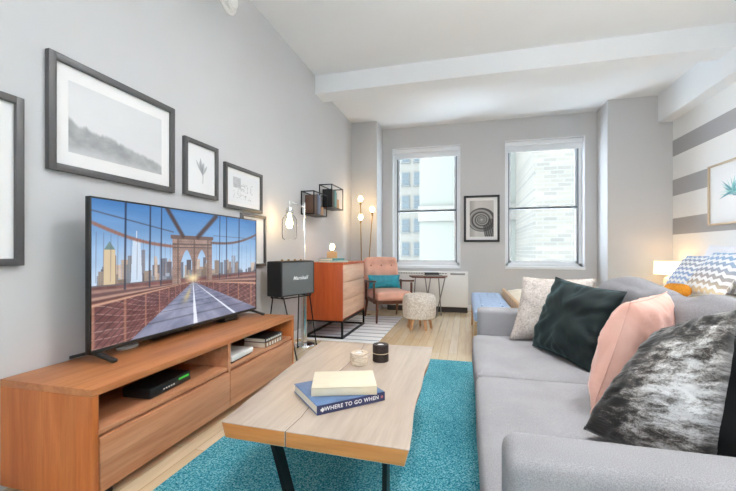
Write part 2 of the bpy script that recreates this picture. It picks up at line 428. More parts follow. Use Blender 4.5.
def p_faint(U, V):
    c = np.ones(U.shape + (3,)) * np.array([234, 236, 239.])
    a = (U > .14) * (U < .38) * (V > .5) * (V < .86) * (.3 + .5 * fbm(U, V, 20, 5)); c = blend(c, (140, 142, 146), a * .7)
    n = fbm(U, V, 9, 8); a = (np.abs(n - .5) < .025) * (U > .15) * (U < .8) * (V > .15) * (V < .7); c = blend(c, (150, 153, 158), a * .6)
    return c
def p_blank(U, V): return np.ones(U.shape + (3,)) * np.array([236, 237, 238.]) - 6 * fbm(U, V, 4, 9)[..., None]
def p_spiral(U, V):
    c = np.ones(U.shape + (3,)) * np.array([212, 209, 206.]) - 20 * fbm(U, V, 4, 2)[..., None]
    c = blend(c, (150, 148, 146), sm(.3 - U, 0, .25) * .6 * np.ones_like(U))
    x = (U - .5) * .82; y = (V - .47)
    r = np.hypot(x / 1.15, y * 1.25); th = np.arctan2(y, x)
    sp = np.mod(np.log(r + 1e-4) / .42 - th / (2 * np.pi), 1)
    inside = sm(.4 - r, 0, .02)
    c = blend(c, (120, 117, 114), inside * .75)
    c = blend(c, (25, 24, 24), inside * np.exp(-((sp - .5) / .16) ** 2) * .95)
    c = blend(c, (205, 203, 200), inside * np.exp(-((sp - .05) / .09) ** 2) * .6)
    tail = (U > .5) * (V < .5) * sm(.34 - np.abs(U - .78 + (V - .3) * .25), .1, .14)
    st = .5 + .5 * np.sin((U + V * .35) * 70)
    c = blend(c, (40, 38, 37), tail * (.45 + .5 * st) * (r > .2)); c = blend(c, (20, 20, 20), np.exp(-((r - .4) / .012) ** 2) * .9)
    c = blend(c, (200, 198, 196), np.exp(-(r / .035) ** 2))
    return c
def p_succulent(U, V):
    c = np.ones(U.shape + (3,)) * np.array([240, 240, 241.])
    rs = np.random.RandomState(3)
    for k in range(46):
        ang = R(-30 + 240 * rs.rand()); L = .14 + .22 * rs.rand(); w = .012 + .018 * rs.rand(); x0, y0 = .42 + .02 * rs.randn(), .5 + .02 * rs.randn()
        d = (math.cos(ang), math.sin(ang)); s = ((U - x0) * d[0] + (V - y0) * d[1]) / L; t = -(U - x0) * d[1] + (V - y0) * d[0]
        a = ((s > 0) & (s < 1)) * np.clip(1.2 - np.abs(t) / (w * np.clip(1 - s, 0, 1) ** .6 * np.sin(np.pi * np.clip(s * .8 + .2, 0, 1)) + 1e-4), 0, 1)
        col = [(70, 150, 160), (110, 190, 185), (40, 110, 130), (150, 205, 200)][k % 4]
        c = blend(c, col, a * .75)
    return c

def picture(name, label, y0, y1, z0, z1, fw, mat, inset, fn, dep=.028, nx=120, fmat=None, group=None, side='L', x=None):
    """framed print on a wall; parts: frame, mount, print"""
    L, H = y1 - y0, z1 - z0
    if side == 'L': loc, rz = (WL, (y0 + y1) / 2, (z0 + z1) / 2), R(90)
    elif side == 'B': loc, rz = ((y0 + y1) / 2, YB, (z0 + z1) / 2), 0
    else: loc, rz = (WR, (y0 + y1) / 2, (z0 + z1) / 2), R(-90)
    root = thing(name, label, 'picture', loc, rz, group)      # local: faces -y, x to the viewer's right
    b = MB()
    for sx in (-1, 1): b.box((sx * (L - fw) / 2, -dep / 2, 0), (fw, dep, H), .003)
    for sz in (-1, 1): b.box((0, -dep / 2, sz * (H - fw) / 2), (L - 2 * fw + .004, dep, fw), .003)
    b.build('frame', mat, root)
    MB().box((0, -.006, 0), (L - 2 * fw + .004, .008, H - 2 * fw + .004)).build('mount', M['mat'], root)
    w, h = L - 2 * fw - 2 * inset[0], H - 2 * fw - 2 * inset[1]
    paint_plane('print', (-w / 2, -.0112, -h / 2), (w, 0, 0), (0, 0, h), nx, int(nx * h / w), fn, root, rough=.5)
    return root
G = 'charcoal framed prints on the left wall'
picture('framed_print', 'charcoal framed print partly cut off beside the big foggy mountain print', .70, 1.225, .965, 1.708, .032, M['frame'], (.05, .06), p_blank)
picture('framed_print', 'largest charcoal framed print of a foggy mountain ridge above the screen', 1.325, 2.117, 1.42, 1.99, .036, M['frame'], (.065, .07), p_fog, nx=200)
picture('framed_print', 'small upright charcoal framed print of a single grey leaf sprig', 2.21, 2.578, 1.43, 1.842, .03, M['frame'], (.012, .012), p_leaf)
picture('framed_print', 'small wide charcoal framed print with faint sketches right of the leaf print', 2.667, 3.246, 1.39, 1.765, .03, M['frame'], (.03, .03), p_faint)
picture('framed_print', 'charcoal framed white print half hidden behind the screen edge', 2.90, 3.313, .885, 1.37, .026, M['frame'], (.03, .03), p_blank)
picture('framed_print', 'black framed photo of a spiral staircase between the two windows', -.034, .55, 1.185, 1.982, .036, M['blackframe'], (.06, .055), p_spiral, side='B', nx=130)
picture('framed_print', 'thin gold framed watercolour of a teal succulent on the striped wall', 4.42, 5.387, 1.33, 2.04, .022, plain('pale_gold_frame', rgb(196, 176, 150), .4, .4), (.03, .03), p_succulent, side='R', nx=160)

# smoke detector high on the left wall
sd = thing('smoke_detector', 'round white detector high on the left wall near the ceiling', 'smoke detector', (WL, 2.72, 3.13))
b = MB(); b.lathe([(0, 0), (.115, 0), (.118, .012), (.105, .022), (0, .022)]); b.build('base', M['whitep'], sd, rot=(0, R(90), 0))
b = MB(); b.lathe([(.085, .02), (.085, .045), (.07, .06), (0, .062)]); b.build('cover', M['whitep'], sd, rot=(0, R(90), 0))

# ------------------------------------------------------------------ media console
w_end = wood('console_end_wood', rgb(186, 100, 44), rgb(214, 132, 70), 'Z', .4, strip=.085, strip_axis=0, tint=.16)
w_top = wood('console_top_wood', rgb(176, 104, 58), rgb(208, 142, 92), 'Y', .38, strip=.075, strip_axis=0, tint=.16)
w_front = wood('console_front_glare_wood', rgb(182, 116, 76), rgb(214, 156, 118), 'Y', .36, strip=.09, strip_axis=2, tint=.12)  # less saturated than the ends: window glare put into the wood colour
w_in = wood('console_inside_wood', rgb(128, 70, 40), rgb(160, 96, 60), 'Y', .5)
cy0, cy1, cx0, cx1, cz = 1.146, 2.928, -1.925, -1.42, .483
c0 = ((cx0 + cx1) / 2, (cy0 + cy1) / 2, 0)
con = thing('media_console', 'long low reddish wooden media console under the television', 'media console', c0)
b = MB(); b.span((cx0, cy0, cz - .03), (cx1, cy1, cz), .003); b.build('top', w_top, con, off=c0)
for ya in (cy0, cy1 - .028):
    b = MB(); b.span((cx0, ya, .028), (cx1, ya + .028, cz - .03), .003); b.build('side_panel', w_end, con, off=c0)
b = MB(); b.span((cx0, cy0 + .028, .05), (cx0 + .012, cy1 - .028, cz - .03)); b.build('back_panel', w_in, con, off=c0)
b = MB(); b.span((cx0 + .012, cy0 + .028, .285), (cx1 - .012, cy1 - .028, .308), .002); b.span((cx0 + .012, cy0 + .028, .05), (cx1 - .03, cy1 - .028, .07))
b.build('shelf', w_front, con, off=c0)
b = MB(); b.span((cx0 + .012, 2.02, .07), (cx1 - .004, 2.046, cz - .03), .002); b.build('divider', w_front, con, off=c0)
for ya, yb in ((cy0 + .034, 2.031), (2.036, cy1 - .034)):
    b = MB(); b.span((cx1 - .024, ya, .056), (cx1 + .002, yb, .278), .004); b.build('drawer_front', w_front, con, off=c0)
for x in (cx0 + .08, cx1 - .07):
    for y in (cy0 + .12, cy1 - .12):
        b = MB(); b.cyl((x, y, 0), (x, y, .05), .022, n=16); b.build('foot', M['blackp'], con, off=c0)

# cable box, laptop, books in the console
t = thing('cable_box', 'small black cable box in the left open shelf of the console', 'cable box', (-1.56, 1.62, .308), R(4))
b = MB(); b.box((0, 0, .03), (.16, .3, .05), .008); b.build('case', M['blackp'], t)
b = MB(); b.box((.079, .09, .038), (.006, .08, .01)); b.build('status_light', emit('green_status_light', rgb(70, 190, 70), .25), t)
b = MB()
for k in range(5): b.box((.081, -.06 + .018 * k, .026), (.003, .009, .006))
b.build('front_buttons', M['whitep'], t)
for sx in (-1, 1): MB().box((sx * .05, 0, .003), (.02, .24, .006)).build('foot', M['blackp'], t)
t = thing('game_console', 'slim white device in the right open shelf of the console', 'device', (-1.55, 2.22, .308), R(3))
MB().box((0, 0, .028), (.2, .27, .036), .008, 3).build('case', M['whitep'], t)
MB().box((0, 0, .005), (.18, .25, .01), .002).build('base', M['blackp'], t)
def book(name, label, loc, size, rz, cover, group=None, cat='book', stand=False, tilt=0, cm=None, pages=None):
    """hardback lying flat: local x spine length, y depth (spine on -y), z thickness; stand=True puts it upright, spine to -y"""
    root = thing(name, label, cat, loc, rz, group)
    L, D, T = size; c = min(.003, T * .15)
    A = Matrix.Identity(4) if not stand else Matrix.Translation((0, 0, L / 2)) @ Matrix.Rotation(R(90), 4, 'Y') @ Matrix.Translation((0, 0, -T / 2))
    b = MB(); b.box((0, 0, c / 2), (L, D, c), .0008, M=A); b.box((0, 0, T - c / 2), (L, D, c), .0008, M=A); b.box((0, -D / 2 + c / 2, T / 2), (L, c, T), .0008, M=A)
    b.build('cover', cover, root)
    b = MB(); b.box((0, c * .5, T / 2), (L - .006, D - .006 - c, T - 2 * c - .0004), M=A); b.build('pages', pages or M['paper'], root)
    return root
black_cov = plain('black_book_cover', rgb(38, 38, 40), .5)
tan_cov = plain('tan_book_cover', rgb(160, 118, 84), .6)
for k, (z, T, m, lab) in enumerate(((.308, .04, tan_cov, 'thick tan book, lower of two stacked in the right console shelf'), (.348, .03, black_cov, 'black book on top of the tan book in the right console shelf'))):
    bk = book('book', lab, (-1.53, 2.62, z), (.26, .18, T), R(90), m, 'books in the console')
    if k == 0:
        for q in range(6): MB().box((-.1 + .04 * q, -.0905, T / 2), (.022, .001, T * .6)).build('spine_print', M['paper'], bk)
    else:
        for q in range(8): MB().box((-.105 + .03 * q, -.0905, T / 2), (.02, .001, T * .45)).build('spine_print', M['paper'], bk)

# ------------------------------------------------------------------ television
def p_bridge(U, V):
    rs = np.random.RandomState(11)
    c = np.zeros(U.shape + (3,)); t = np.clip((V - .42) / .58, 0, 1)[..., None]
    c[:] = np.array([178, 196, 214.]) * (1 - t) + np.array([62, 112, 168.]) * t
    c += (fbm(U, V * 3, 3, 5)[..., None] - .5) * 26
    for layer in range(3):                                   # skyline
        for k in range(46):
            x = rs.rand() * 1.04; w = .012 + .03 * rs.rand(); h = (.46 + .15 * rs.rand() ** 1.4 + (.08 if x < .3 and rs.rand() < .4 else 0)) - .03 * layer
            if x > .8: h -= .05
            col = np.array([(112, 116, 130), (150, 132, 120), (176, 160, 148), (96, 92, 100), (140, 150, 165)][rs.randint(5)], float) * (1.05 - .13 * layer)
            a = ((U > x) & (U < x + w) & (V < h) & (V > .38)).astype(float)
            a2 = a * (np.mod(V * 90, 1) < .45) * (np.mod(U * 150, 1) < .6)
            c = blend(c, col, a); c = blend(c, col * .72, a2 * .6)
    a = ((V < .74) & (V > .4) & (np.abs(U - .176) < .026 - .03 * np.clip(V - .42, 0, 1))).astype(float); c = blend(c, (176, 192, 210), a)
    a = ((V < .80) & (V > .7) & (np.abs(U - .176) < .002)).astype(float); c = blend(c, (190, 200, 210), a)
    a = ((V < .66) & (V > .4) & (np.abs(U - .066) < .022)).astype(float); c = blend(c, (188, 170, 140), a)
    a = ((V < .72) & (V >= .66) & (np.abs(U - .066) < .022 * (.72 - V) / .06)).astype(float); c = blend(c, (96, 122, 120), a)
    a = ((V < .42)).astype(float); c = blend(c, (96, 86, 92), a)
    vx, vy = .477, .38
    dV = np.clip(vy - V, 1e-3, 1); k = (U - vx) / dV           # constant along lines through the vanishing point
    road = (V < vy) & (k > -.86) & (k < 1.38)
    tex = fbm(np.clip(k, -3, 3) * .5 + 2, .12 / np.clip(vy - V, .02, 1), 9, 6)
    rc = np.stack([86 + 70 * tex, 92 + 66 * tex, 116 + 62 * tex], -1)
    plank = (np.mod(.9 / np.clip(vy - V, .02, 1), 1) < .14) * .2
    c = np.where(road[..., None], rc * (1 - plank[..., None]), c)
    c = blend(c, (190, 168, 110), road * np.exp(-((k + .3) / .12) ** 2) * np.exp(-((V - .27) / .06) ** 2) * .7)
    c = blend(c, (70, 64, 90), road * np.exp(-((k - 1.1) / .2) ** 2) * .35)
    for (k0, wd) in ((.045, .035), (.83, .028)): c = blend(c, (224, 228, 238), road * (np.abs(k - k0) < wd) * .85)
    for sd in (-1, 1):                                         # lattice trusses either side of the roadway
        X = (U - vx) * sd; kl = .86 if sd < 0 else 1.38
        m = (X > 0) & (V < vy + .03) & ((k * sd >= kl) | (V >= vy)); Xc = np.clip(X, .012, 1); slope = (vy - V) / Xc
        n1 = fbm(U, V, 40, 21 + sd); bgc = np.stack([72 + 62 * n1, 44 + 46 * n1, 44 + 46 * n1], -1)
        c = np.where(m[..., None], bgc, c)
        a_ = np.log(Xc) / .15; b_ = slope / .13
        l1 = np.abs(np.mod(a_ + b_ + .7 * fbm(U, V, 7, 3), 1) - .5); l2 = np.abs(np.mod(a_ - b_ * 1.1 + .3, 1) - .5); l3 = np.abs(np.mod(a_ * .5, 1) - .5)
        low = sm(slope, .16, .22)
        c = blend(c, (206, 182, 172), m * low * np.clip(1.4 - l1 / .05, 0, 1) * .5); c = blend(c, (52, 40, 48), m * low * np.clip(1.4 - l2 / .09, 0, 1) * .7)
        c = blend(c, (176, 128, 104), m * low * np.clip(1.4 - l3 / .05, 0, 1) * .6)
        for s0_, w_, cc in ((.0, .03, (150, 122, 112)), (.1, .03, (176, 148, 132)), (.19, .025, (206, 166, 140)), (.05, .025, (92, 70, 72)), (.145, .02, (84, 56, 52))):
            c = blend(c, cc, m * np.clip(1.3 - np.abs(slope - s0_) / w_, 0, 1) * .8)
    tw = (U > .353) & (U < .608) & (V > .37) & (V < .765)     # stone tower with two pointed arches
    st = fbm(U, V, 30, 12); sc_ = np.stack([116 + 54 * st, 96 + 46 * st, 90 + 42 * st], -1)
    sc_ = sc_ * (1 - .18 * ((np.mod(V * 60, 1) < .2) | (np.mod(U * 70 + np.floor(V * 60) * .5, 1) < .15)))[..., None]
    arch = np.zeros_like(tw)
    for xc in (.437, .535):
        arch |= (np.abs(U - xc) < .035 * np.clip((.66 - V) / .11, 0, 1) ** .6) & (V > .37)
    c = np.where((tw & ~arch)[..., None], sc_, c)
    for v0_ in (.71, .68): c = blend(c, (74, 60, 58), ((tw & ~arch) & (np.abs(V - v0_) < .006)) * .7)
    for u0_ in (.385, .486, .578): c = blend(c, (80, 66, 62), ((tw & ~arch) & (np.abs(U - u0_) < .005)) * .6)
    c = np.where(((U > .344) & (U < .617) & (V > .755) & (V < .785))[..., None], np.array([98, 80, 76.]), c)
    c = blend(c, (232, 212, 164), np.exp(-((U - .475) / .04) ** 2 - ((V - .41) / .035) ** 2) * .85)
    def line(x0, y0, x1, y1, w, col, al=.9):
        nonlocal c
        t_ = np.clip(((U - x0) * (x1 - x0) + (V - y0) * (y1 - y0) * .3) / ((x1 - x0) ** 2 + .3 * (y1 - y0) ** 2), 0, 1)
        d = np.hypot(U - x0 - t_ * (x1 - x0), (V - y0 - t_ * (y1 - y0)) * .54)
        c = blend(c, col, np.clip(1.5 - d / w, 0, 1) * al)
    line(.415, .78, .325, 1.0, .010, (64, 46, 44)); line(.51, .78, .64, .99, .012, (64, 46, 44))
    for q in range(24):                                        # sagging side cables
        f0, f1 = q / 24, (q + 1) / 24; yl = lambda f: .84 - .15 * f - .03 * math.sin(math.pi * f)
        line(.355 * f0, yl(f0), .355 * f1, yl(f1), .006, (132, 92, 82)); yr = lambda f: .73 + .11 * f - .04 * math.sin(math.pi * f)
        line(.605 + .4 * f0, yr(f0), .605 + .4 * f1, yr(f1), .006, (96, 74, 72))
    line(.0, .92, .36, .81, .0028, (70, 78, 98)); line(.62, .80, 1, .79, .0022, (90, 96, 112), .7)
    for x in np.linspace(.015, .34, 13): line(x, .44, x + .002, .78 - .2 * x, .0013, (84, 80, 96), .6)
    for x in np.linspace(.64, .99, 9): line(x, .42, x + .002, .72, .0013, (84, 80, 96), .5)
    for x, w_ in ((.126, .004), (.236, .0035), (.292, .003), (.665, .003), (.72, .0035), (.83, .004)): line(x, .38, x + .004, 1, w_, (34, 42, 64), .85)
    return c
tx, ty0, ty1, tz0, tz1 = -1.755, 1.402, 2.882, .527, 1.297
t0 = (tx - .03, (ty0 + ty1) / 2, .483)
tv = thing('television', 'large black flat television showing a suspension bridge on the wooden console', 'television', t0)
b = MB(); b.span((tx - .028, ty0, tz0), (tx, ty1, tz1), .004); b.span((tx - .07, ty0 + .15, tz0 + .03), (tx - .026, ty1 - .15, tz0 + .42), .02); b.build('casing', M['blackp'], tv, off=t0)
b = MB(); bw = .009
for a_, c_ in (((ty0, tz0), (ty0 + bw, tz1)), ((ty1 - bw, tz0), (ty1, tz1)), ((ty0, tz1 - bw), (ty1, tz1)), ((ty0, tz0), (ty1, tz0 + .02))):
    b.span((tx - .004, a_[0], a_[1]), (tx + .004, c_[0], c_[1]), .0015)
b.build('bezel', M['dkplast'], tv, off=t0)
scr = paint_plane('screen', (tx + .0012 - t0[0], ty0 + bw - t0[1], tz0 + .02 - t0[2]), (0, ty1 - ty0 - 2 * bw, 0), (0, 0, tz1 - tz0 - bw - .02), 520, 280, p_bridge, tv, emission=.85, rough=.12)
for y in (1.448, 2.835):
    b = MB(); ax = tx - .035
    b.box((ax, y, .531), (.05, .034, .03), .006)
    for dx in (-.13, .135):
        L_ = math.hypot(dx, .034); an = math.atan2(.034, abs(dx))
        b.box((ax + dx / 2, y, .5125), (L_ + .012, .03, .017), .005, rot=(0, an if dx > 0 else -an, 0))
    b.build('stand_foot', M['dkplast'], tv, off=t0)
# small things under the screen
t = thing('set_top_puck', 'white oval device lying under the near half of the screen', 'device', (-1.85, 1.70, .483))
b = MB(); b.lathe([(0, 0), (.05, 0), (.055, .008), (.05, .017), (0, .019)], n=28); o = b.build('case', M['whitep'], t); o.scale = (.7, 1.2, 1)
t = thing('soundbar', 'slim black soundbar lying under the middle of the screen', 'soundbar', (-1.875, 2.04, .483))
MB().box((0, 0, .0285), (.07, .34, .045), .01, 3).build('body', M['blackp'], t)
for s_ in (-1, 1): MB().box((0, s_ * .13, .004), (.05, .03, .008)).build('foot', M['blackp'], t)
t = thing('streaming_box', 'small black box under the far end of the screen', 'device', (-1.84, 2.56, .483))
MB().box((0, 0, .02), (.13, .16, .036), .006, 3).build('case', M['blackp'], t)
MB().box((0, 0, .002), (.1, .13, .004)).build('foot', M['dkplast'], t)

# ------------------------------------------------------------------ speaker on its stand
spz = .587
sp = thing('loudspeaker', 'black amplifier style loudspeaker with grey grille on a thin wire stand', 'speaker', (-1.667, 3.386, spz), R(72)); sp.scale = (1.08, 1.0, 1.0)
MB().box((0, .006, .178), (.43, .19, .335), .012, 3).build('cabinet', plain('black_vinyl', rgb(24, 24, 25), .55, var=.1, scale=90, bump=.3), sp)
k = N('grey_grille_cloth'); v = k.coords(); f = k.n('ShaderNodeTexChecker'); k.l(v, f.inputs['Vector']); k.set(f, Color1=rgb(86, 88, 88), Color2=rgb(122, 125, 124), Scale=260)
k.l(f.outputs['Color'], k.b.inputs['Base Color']); k.set(k.b, Roughness=.8)
MB().box((0, -.091, .178), (.4, .008, .305), .003).build('grille', k.m, sp)
b = MB()
for s_ in (-1, 1): b.box((s_ * .205, -.091, .178), (.008, .01, .318), .002); b.box((0, -.091, .178 + s_ * .157), (.41, .01, .008), .002)
b.build('grille_border', M['blackp'], sp)
lettering('logo_script', 'Marshall', .05, M['whitep'], sp, Matrix.Translation((.02, -.097, .18)) @ Matrix.Rotation(R(90), 4, 'X'), shear=.35, bold=.0012)
b = MB(); b.box((0, .0, .347), (.36, .07, .004), .001); b.build('control_panel', M['brass'], sp)
for q in range(4): MB().cyl((-.12 + .08 * q, 0, .349), (-.12 + .08 * q, 0, .362), .011, .010, 16).build('knob', M['brass'], sp)
for sx in (-1, 1):
    for sy in (-1, 1): MB().cyl((sx * .18, sy * .07, 0), (sx * .18, sy * .07, .012), .012, n=12).build('rubber_foot', M['blackp'], sp)
st = thing('speaker_stand', 'thin black wire stand carrying the black loudspeaker', 'stand', (-1.667, 3.386, 0), R(72))
b = MB()
for sy in (-1, 1): b.box((0, sy * .075, spz - .006), (.4, .014, .01), .002)
for sx in (-1, 1): b.box((sx * .18, 0, spz - .006), (.014, .16, .01), .002)
b.build('tray_frame', M['blackm'], st)
for x, y, fx, fy in ((-.18, -.075, -.205, -.275), (.18, -.075, .255, -.11), (-.18, .075, -.22, .13), (.18, .075, .22, .13)):
    b = MB(); b.cyl((x, y, spz - .01), (fx, fy, .006), .0065, n=10); b.ball((fx, fy, .008), .008, 10); b.build('leg', M['blackm'], st)

# ------------------------------------------------------------------ chrome floor lamp
fl = thing('floor_lamp', 'chrome floor lamp with a clear glass jar shade behind the speaker', 'floor lamp', (-1.70, 3.755, 0))
b = MB(); b.lathe([(0, 0), (.115, 0), (.118, .012), (.112, .024), (.03, .03), (0, .032)], n=40); b.build('base', M['chrome'], fl)
b = MB(); b.cyl((0, 0, .03), (0, 0, .56), .032, n=24); b.cyl((0, 0, .56), (0, 0, .6), .032, .012, 24); b.build('column', M['chrome'], fl)
b = MB(); b.cyl((0, 0, .6), (0, 0, 1.545), .0115, n=14); b.ball((0, 0, 1.545), .013, 12); b.build('pole', M['chrome'], fl)
hx, hy = -.035, -.28
b = MB(); b.tube([(0, 0, 1.5), (hx, hy, 1.535), (hx, hy, 1.46)], .008, 10); b.build('arm', M['chrome'], fl)
b = MB(); b.lathe([(0, 0), (.03, 0), (.034, -.012), (.034, -.055), (.03, -.06), (0, -.06)], (hx, hy, 1.47), 24); b.build('socket', M['chrome'], fl)
b = MB(); b.lathe([(.036, 1.445), (.037, 1.40), (.055, 1.38), (.074, 1.35), (.076, 1.20), (.072, 1.16), (.055, 1.145)], (hx, hy, 0), 36); b.build('glass_shade', M['lampglass'], fl)
b = MB(); b.lathe([(0, 1.41), (.014, 1.405), (.016, 1.37), (.032, 1.33), (.034, 1.30), (.022, 1.27), (0, 1.262)], (hx, hy, 0), 20); b.build('bulb', M['bulb'], fl)

# ------------------------------------------------------------------ dresser
dz = .008
dr = thing('dresser', 'orange wooden three drawer dresser on a black metal frame', 'dresser', (-1.62, 4.59, dz))
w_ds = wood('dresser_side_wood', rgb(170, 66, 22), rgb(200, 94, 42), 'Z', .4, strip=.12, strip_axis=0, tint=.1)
w_df = wood('dresser_front_sheen_wood', rgb(204, 160, 130), rgb(234, 200, 174), 'Y', .32, tint=.1)  # paler than the orange sides, with the window sheen painted into the wood
b = MB()
b.span((-.24, -.48, .86), (.24, .48, .885), .002); b.span((-.24, -.48, .21), (.24, -.458, .86), .002); b.span((-.24, .458, .21), (.24, .48, .86), .002)
b.span((-.24, -.458, .21), (-.225, .458, .86)); b.span((-.225, -.458, .21), (.222, .458, .228)); b.build('carcass', w_ds, dr)
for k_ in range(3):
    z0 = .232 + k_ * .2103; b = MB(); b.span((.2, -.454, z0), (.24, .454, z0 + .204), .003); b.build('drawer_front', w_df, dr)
b = MB(); q = .011
for x in (-.23, .23):
    for y in (-.468, .468): b.box((x, y, .1), (2 * q, 2 * q, .2))
for z in (.2, q):
    for x in (-.23, .23): b.box((x, 0, z), (2 * q, .93, 2 * q))
    for y in (-.468, .468): b.box((0, y, z), (.46, 2 * q, 2 * q))
b.build('base_frame', M['blackm'], dr)
teal_c = plain('teal_book_cover', rgb(92, 150, 150), .5); pale_c = plain('pale_green_book_cover', rgb(176, 200, 190), .5)
ztop = dz + .885
book('book', 'pale green book, lower of the two lying on the orange dresser', (-1.58, 4.34, ztop), (.30, .22, .022), R(62), pale_c, 'books on the dresser')
book('book', 'teal book under the glowing wooden lamp on the dresser', (-1.60, 4.35, ztop + .022), (.26, .20, .026), R(75), teal_c, 'books on the dresser')
tl_ = thing('block_lamp', 'small wooden block lamp with glowing bare bulb on stacked books', 'lamp', (-1.60, 4.36, ztop + .048), R(15))
MB().box((0, 0, .04), (.12, .09, .08), .004).build('block', wood('block_wood', rgb(196, 142, 92), rgb(222, 176, 124), 'X', .5), tl_)
MB().cyl((0, 0, .08), (0, 0, .1), .016, n=16).build('socket', M['brass'], tl_)
b = MB(); b.lathe([(0, .1), (.014, .1), (.03, .13), (.03, .15), (.018, .172), (0, .178)], n=20); b.build('bulb', M['bulb'], tl_)

# ------------------------------------------------------------------ wire box shelves on the left wall
def wire_shelf(label, y0, y1, z0, z1, x1):
    t = thing('wall_shelf', label, 'shelf', (WL, (y0 + y1) / 2, z0)); D = x1 - WL; L = y1 - y0; H = z1 - z0; q = .012
    b = MB()
    for y in (-L / 2 + q / 2, L / 2 - q / 2):
        for x in (q / 2, D - q / 2): b.box((x, y, H / 2), (q, q, H))
        for z in (q / 2, H - q / 2): b.box((D / 2, y, z), (D, q, q))
    for x in (q / 2, D - q / 2):
        for z in (q / 2, H - q / 2): b.box((x, 0, z), (q, L, q))
    b.build('wire_frame', M['blackm'], t)
    MB().span((.002, -L / 2 + q, 0.002), (D - q, L / 2 - q, .010)).build('shelf_plate', M['blackm'], t)
    return t
wire_shelf('black wire box shelf with blue books, lower of the wall pair', 4.165, 4.60, 1.472, 1.757, -1.757)
wire_shelf('black wire box shelf with teal books, higher of the wall pair', 4.74, 5.22, 1.622, 1.935, -1.742)
def upright(label, y, z, h, t_, col, grp, d=.13):
    return book('book', label, (WL + .1, y, z), (h, d, t_), R(90), col, grp, stand=True)
cols = {'charcoal': rgb(48, 48, 52), 'brown': rgb(96, 70, 58), 'slate blue': rgb(92, 104, 132), 'pale blue': rgb(136, 146, 170), 'black': rgb(26, 26, 28), 'dark teal': rgb(38, 92, 98), 'teal': rgb(84, 150, 152), 'grey green': rgb(120, 150, 146)}
cm_ = {k_: plain(k_.replace(' ', '_') + '_cover', v_, .55) for k_, v_ in cols.items()}
y = 4.21
for q, (cn, h, w_) in enumerate((('brown', .23, .045), ('charcoal', .235, .04), ('slate blue', .245, .05), ('pale blue', .24, .035))):
    upright('%s book standing in the lower wire wall shelf' % cn, y + w_ / 2, 1.484, h, w_, cm_[cn], 'books in the lower wire shelf'); y += w_ + .003
y = 4.78
for q, (cn, h, w_) in enumerate((('black', .24, .05), ('charcoal', .235, .035), ('dark teal', .23, .045), ('teal', .24, .055), ('grey green', .22, .03))):
    upright('%s book standing in the higher wire wall shelf' % cn, y + w_ / 2, 1.634, h, w_, cm_[cn], 'books in the higher wire shelf'); y += w_ + .003
wb = wood('bookend_wood', rgb(176, 128, 90), rgb(206, 160, 116), 'Z', .5)
tag(MB().box((0, 0, .055), (.1, .075, .11), .003).build('wooden_block', wb, loc=(WL + .1, 4.49, 1.482)), 'tan wooden block ending the books in the lower wire shelf', 'bookend')
tag(MB().box((0, 0, .07), (.1, .09, .14), .003).build('wooden_block', wb, loc=(WL + .1, 5.10, 1.632)), 'tan wooden block ending the teal books in the higher wire shelf', 'bookend')

# ------------------------------------------------------------------ brass lamp with three bulbs
bl = thing('floor_lamp', 'slim brass floor lamp with three glowing bulbs behind the armchair', 'floor lamp', (-1.62, 5.86, 0))
b = MB(); b.lathe([(0, 0), (.13, 0), (.13, .015), (.02, .022), (0, .022)], n=36); b.build('base', M['brass'], bl)
for dx, dy, z in ((-.055, .05, 1.84), (.15, .02, 1.66), (-.03, -.03, 1.53)):
    b = MB(); b.cyl((dx * .25, dy * .25, .02), (dx, dy, z - .06), .008, n=10); s_ = b.build('stem', M['brass'], bl)
    MB().cyl((dx, dy, z - .06), (dx, dy, z), .014, .02, 16).build('socket', M['brass'], s_)
    b = MB(); b.lathe([(0, z), (.016, z), (.036, z + .035), (.037, z + .055), (.022, z + .085), (0, z + .09)], (dx, dy, 0), 20); b.build('bulb', M['bulb'], s_)

# ------------------------------------------------------------------ rugs
def rug_teal():
    k = N('worn_teal_pile'); v = k.coords()
    a = k.noise(v, 120, 3, .75); g = k.noise(v, 2.6, 6, .65, .4); w = k.noise(k.coords((1, 30, 1)), 6, 3, .6)
    c = k.ramp(a, [(.36, rgb(24, 104, 124)), (.48, rgb(56, 160, 180)), (.62, rgb(160, 216, 222))])
    c = k.mul(c, k.ramp(g, [(.3, (.66, .8, .82, 1)), (.55, (1, 1, 1, 1)), (.75, (1.25, 1.06, 1.04, 1))]))
    c = k.mul(c, k.ramp(w, [(.3, (.85, .88, .9, 1)), (.6, (1, 1, 1, 1))]), .6)
    k.l(c, k.b.inputs['Base Color']); k.set(k.b, Roughness=.95); k.b.inputs['Specular IOR Level'].default_value = .1; k.bump(a, .5, .004)
    return k.m
b = MB(); b.span((-1.295, -.6, 0), (.75, 3.575, .010), .004)
tag(b.build('rug', rug_teal()), 'large worn teal rug under the coffee table', 'rug')
k = N('white_rug_with_grey_lines'); v = k.coords(); sp_ = k.n('ShaderNodeSeparateXYZ'); k.l(v, sp_.inputs[0])
wob = k.math('MULTIPLY', k.noise(v, 4, 2), .03)
f = k.math('FRACT', k.math('DIVIDE', k.math('ADD', sp_.outputs[1], wob), .19))
c = k.ramp(f, [(0, rgb(236, 236, 238)), (.74, rgb(236, 236, 238)), (.78, rgb(164, 168, 176)), (.93, rgb(164, 168, 176)), (.97, rgb(236, 236, 238))])
k.l(c, k.b.inputs['Base Color']); k.set(k.b, Roughness=.95); k.bump(k.noise(v, 180, 2), .4, .003)
b = MB(); b.span((-1.9, 4.03, 0), (-.955, 5.75, .008), .003)
o = tag(b.build('rug', k.m), 'white rug with thin grey stripes under the dresser and armchair', 'rug')

